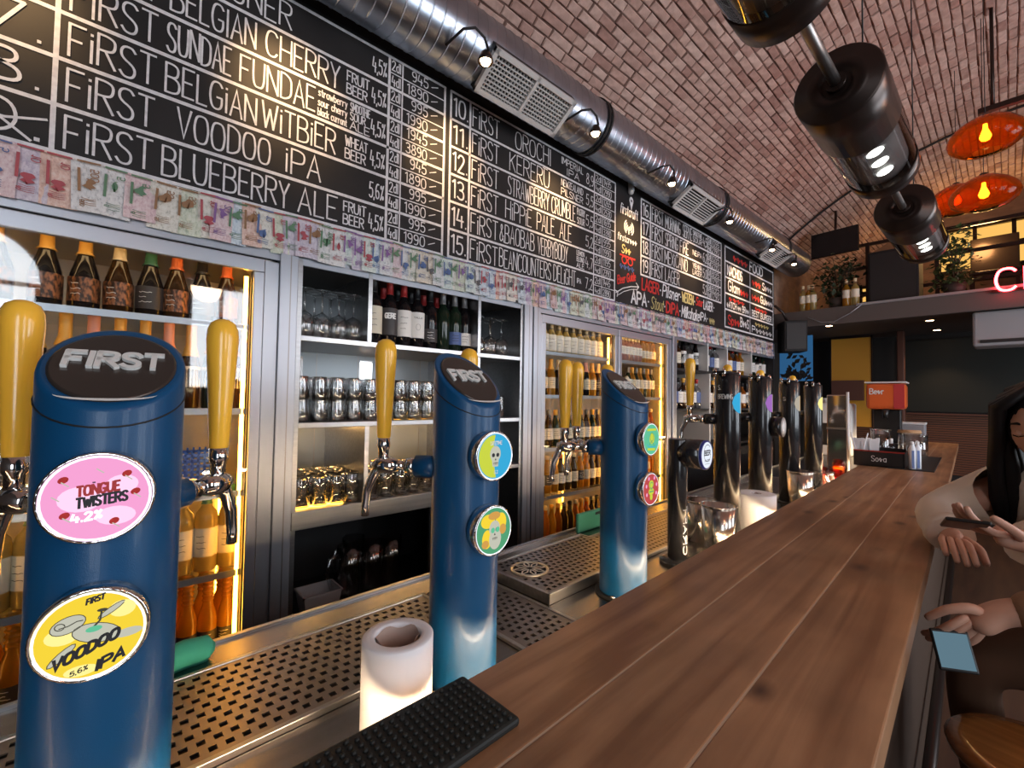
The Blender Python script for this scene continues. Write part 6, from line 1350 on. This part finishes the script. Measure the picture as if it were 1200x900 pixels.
def fingers(palm, d, n, side, curl, L=1.0):
    """five chains: d points along the hand, n out of the back of the hand, side towards the thumb"""
    d, n, side = Vector(d).normalized(), Vector(n).normalized(), Vector(side).normalized(); p = Vector(palm); out = []
    for k, ln in enumerate((.072, .08, .075, .058)):
        o = p + side*(.027-.018*k) + d*.015; q = [o]; a = .15
        for seg in (.42, .33, .25):
            a += curl; q.append(q[-1] + (d*cos(a) - n*sin(a))*ln*L*seg)
        out.append([(tuple(v), r) for v, r in zip([p+side*(.02-.013*k)-d*.02]+q, (.009, .0092, .0085, .0078, .0066))])
    o = p + side*.03 - d*.035; a = .5
    out.append([(tuple(v), r) for v, r in zip((p-d*.04, o, o+(side*.6+d*.7-n*.35)*.036*L, o+(side*.45+d*1.25-n*.75)*.052*L), (.011, .0125, .0105, .008))])
    return out

def person_woman():
    P = thing('person', 'person in cream jacket with long black hair looking down at a phone', 'person', (2.06, -.19, .66))
    off = Vector((2.06, -.19, .66)); T = lambda q: tuple(Vector(q)-off)
    hd = (1.90, -.072, 1.462); fw, up = (-.86, .30, -.42), (-.42, .1, .9)
    ch = [(1.98, -.14, 1.30)]
    rw, lw = (1.74, .115, 1.15), (1.575, -.028, 1.195); rp, lp = (1.695, .105, 1.145), (1.530, .030, 1.215)
    trunk = [((2.08, -.2, .81), (.15, .13)), ((2.06, -.18, .98), (.12, .10)), ((2.02, -.15, 1.15), (.14, .10)), ((1.99, -.135, 1.27), (.10, .07)), ((1.965, -.115, 1.33), .05), ((1.935, -.092, 1.39), .047), ((1.915, -.078, 1.43), .05)]
    S = trunk[3][0]
    armR = [(S, .1), ((2.0, .0, 1.275), .052), ((1.94, .165, 1.165), .04), (rw, .026), (rp, (.030, .018))]
    armL = [(S, .1), ((2.0, -.27, 1.265), .052), ((1.80, -.26, 1.08), .04), (lw, .026), (lp, (.032, .018))]
    legR = [(trunk[0][0], .15), ((2.03, -.12, .80), .09), ((1.94, .09, .74), .062), ((1.97, .07, .45), .048), ((1.99, .06, .29), .036), ((1.93, .10, .275), .03)]
    legL = [(trunk[0][0], .15), ((2.03, -.29, .80), .09), ((1.93, -.44, .74), .062), ((1.96, -.43, .45), .048), ((1.98, -.42, .29), .036), ((1.92, -.46, .275), .03)]
    mv = lambda c: [[(T(p), r) for p, r in x] for x in c]
    mb = skin_mb(mv([trunk, armR, armL, legR, legL]))
    for fc in (fingers(lp, (-.55, .75, .1), (-.1, -.2, -.95), (-.75, -.5, .1), .42), fingers(rp, (-.95, -.2, -.05), (.1, .1, 1), (-.2, -.95, 0), .18)):
        mb2 = skin_mb(mv(fc), 1); mb.add(mb2.v, mb2.f, True)
    head_add(mb, T(hd), fw, up)
    body = obj('body', mb, 'skin', P)
    face_parts(body, T(hd), fw, up)
    grow = lambda c, g: [[(T(p), tuple(q+g for q in r) if isinstance(r, tuple) else r+g) for p, r in x] for x in c]
    jk = skin_mb(grow([trunk[:4], armR[:4], armL[:4]], .026)); obj('jacket', jk, 'jacket', P, label='cream woolly jacket')
    for w_, e in ((rw, armR[2][0]), (lw, armL[2][0])):
        a, b = Vector(w_), Vector(e); d = (b-a).normalized(); obj('cuff', MB().tube([T(a-d*.012), T(a+d*.03)], [.05, .055], 16), 'jacket', P)
    obj('black_top', skin_mb(grow([[((1.985, -.13, 1.0), .095), ((1.955, -.12, 1.13), .105), ((1.955, -.115, 1.24), .075)]], .012)), 'black_cloth', P, label='black top under the open jacket')
    obj('trousers', skin_mb(grow([trunk[:2], legR[:5], legL[:5]], .01)), 'brown_cloth', P)
    for s_ in (legR, legL): obj('shoe', skin_mb([[(T(Vector(s_[4][0])+Vector((.03, 0, -.03))), .035), (T(Vector(s_[5][0])+Vector((0, 0, -.01))), .036), (T(Vector(s_[5][0])+Vector((-.09, 0, -.015))), .03)]], 1), 'black_cloth', P)
    # hair: cap over the skull and long locks falling on both sides
    f, l, u = head_frame(fw, up); c = Vector(T(hd)); hb = MB(); rnd = random.Random(2)
    n, m = 26, 14; V = []
    for j in range(m+1):
        ph = pi*.62*j/m
        for i in range(n):
            th = 2*pi*i/n; x, y, z = sin(ph)*cos(th), sin(ph)*sin(th), cos(ph)
            k = 1.0 if x < .55 or z > .62 else .90
            V.append(c + f*(.108*x*k-.008) + l*.088*y + u*(.128*z+.004))
    hb.add(V, [(j*n+i, j*n+(i+1) % n, (j+1)*n+(i+1) % n, (j+1)*n+i) for j in range(m) for i in range(n)], True)
    for sg in (1, -1):
        for k in range(17):
            q = k/16; st = c + u*(.125-.03*q) + f*(.05-.11*q) + l*sg*(.012+.03*q)
            pts = [st, c + u*(.075) + f*(.066-.13*q) + l*sg*(.07+.008*sin(k)), c + f*(.055-.125*q) + l*sg*(.086+.006*sin(2*k)) - u*.03]
            e = pts[-1]; dn = Vector((0, 0, -1)); out = l*sg
            for t in (.09, .18, .27): pts.append(e + dn*t + out*(.012*sin(k*1.7+t*9)) - f*.02*t/.2 + Vector((.03, 0, 0))*t/.2)
            hb.tube(pts, [.012, .018, .019, .020, .018, .006], 7)
    obj('hair', hb, 'hair', P, label='long straight black hair')
person_woman()
def phone(name, label, center, xa, ya, size, screen, cover='black_plastic'):
    x, y = Vector(xa).normalized(), Vector(ya).normalized(); z = x.cross(y).normalized(); y = z.cross(x)
    o = thing(name, label, 'phone', (0, 0, 0)); m = Matrix.Translation(center) @ Matrix((( x.x, y.x, z.x, 0), (x.y, y.y, z.y, 0), (x.z, y.z, z.z, 0), (0, 0, 0, 1))); o.matrix_world = m
    w_, h = size; obj('case', MB().box(-w_/2, w_/2, -h/2, h/2, -.0045, .0035), cover, o, bevel=.003); obj('screen', MB().box(-w_/2+.004, w_/2-.004, -h/2+.006, h/2-.006, .0035, .0042), screen, o)
    return o
phone('smartphone', 'dark smartphone held in front of the cream jacket', (1.49, .075, 1.232), (.15, -1, .02), (1, .15, -.32), (.073, .145), 'tv_black')

def person_standing():
    P = thing('person', 'person in tan top at the right edge, only hand and forearm visible', 'person', (1.5, -.55, 0)); off = Vector((1.5, -.55, 0)); T = lambda q: tuple(Vector(q)-off)
    hd = (1.50, -.50, 1.585); fw, up = (-.3, .9, -.3), (-.1, .3, .95)
    trunk = [((1.5, -.55, .92), (.15, .12)), ((1.5, -.55, 1.08), (.125, .10)), ((1.5, -.54, 1.25), (.15, .10)), ((1.5, -.535, 1.38), (.1, .07)), ((1.5, -.53, 1.44), .05), ((1.5, -.515, 1.5), .05), ((1.5, -.505, 1.55), .05)]
    S = trunk[3][0]; w_, p_ = (1.372, .012, 1.090), (1.352, .062, 1.045); w2, p2 = (1.75, -.33, 1.0), (1.75, -.28, .98)
    armL = [(S, .1), ((1.36, -.52, 1.37), .055), ((1.40, -.24, 1.15), .042), (w_, .028), (p_, (.033, .02))]
    armR = [(S, .1), ((1.66, -.53, 1.37), .055), ((1.74, -.5, 1.12), .042), (w2, .028), (p2, (.03, .02))]
    legs = [[(trunk[0][0], .15), ((1.5+dx, -.55, .86), .09), ((1.5+dx, -.54, .48), .062), ((1.5+dx, -.56, .1), .04), ((1.5+dx, -.46, .045), .036)] for dx in (-.09, .09)]
    mv = lambda c, g=0: [[(T(p), tuple(q+g for q in r) if isinstance(r, tuple) else r+g) for p, r in x] for x in c]
    mb = skin_mb(mv([trunk, armL, armR]+legs))
    for fc in (fingers(p_, (-.25, .55, -.8), (-.75, -.45, .2), (-.55, .55, .45), .38), fingers(p2, (0, .9, -.3), (0, .3, .9), (-1, 0, 0), .25)):
        q = skin_mb(mv(fc), 1); mb.add(q.v, q.f, True)
    head_add(mb, T(hd), fw, up); b = obj('body', mb, 'skin', P); face_parts(b, T(hd), fw, up)
    obj('sweater', skin_mb(mv([trunk[:4], armL[:4], armR[:4]], .016)), 'tan_cloth', P, label='tan sweater'); obj('trousers', skin_mb(mv([trunk[:2]]+[x[:4] for x in legs], .012)), 'jeans', P)
    for x in legs: obj('shoe', skin_mb([[(T(Vector(x[3][0])+Vector((0, -.01, -.045))), .045), (T(x[4][0]), .044), (T(Vector(x[4][0])+Vector((0, .08, -.01))), .034)]], 1), 'black_cloth', P)
    f, l, u = head_frame(fw, up); c = Vector(T(hd)); n, m = 24, 12; V = []
    for j in range(m+1):
        ph = pi*.6*j/m
        for i in range(n):
            th = 2*pi*i/n; x, y, z = sin(ph)*cos(th), sin(ph)*sin(th), cos(ph); k = 1 if x < .5 or z > .6 else .88; V.append(c + f*(.106*x*k-.008) + l*.084*y + u*(.127*z+.004))
    obj('hair', MB().add(V, [(j*n+i, j*n+(i+1) % n, (j+1)*n+(i+1) % n, (j+1)*n+i) for j in range(m) for i in range(n)], True), 'hair', P)
person_standing()
phone('smartphone', 'phone with lit blue screen held low beside the bar edge', (1.322, .085, .997), (.35, -.9, .1), (.45, -.1, .9), (.062, .078), 'phone_screen')
for o in list(bpy.data.objects):
    for k in ('r', 'paint'):
        if k in o.keys(): del o[k]
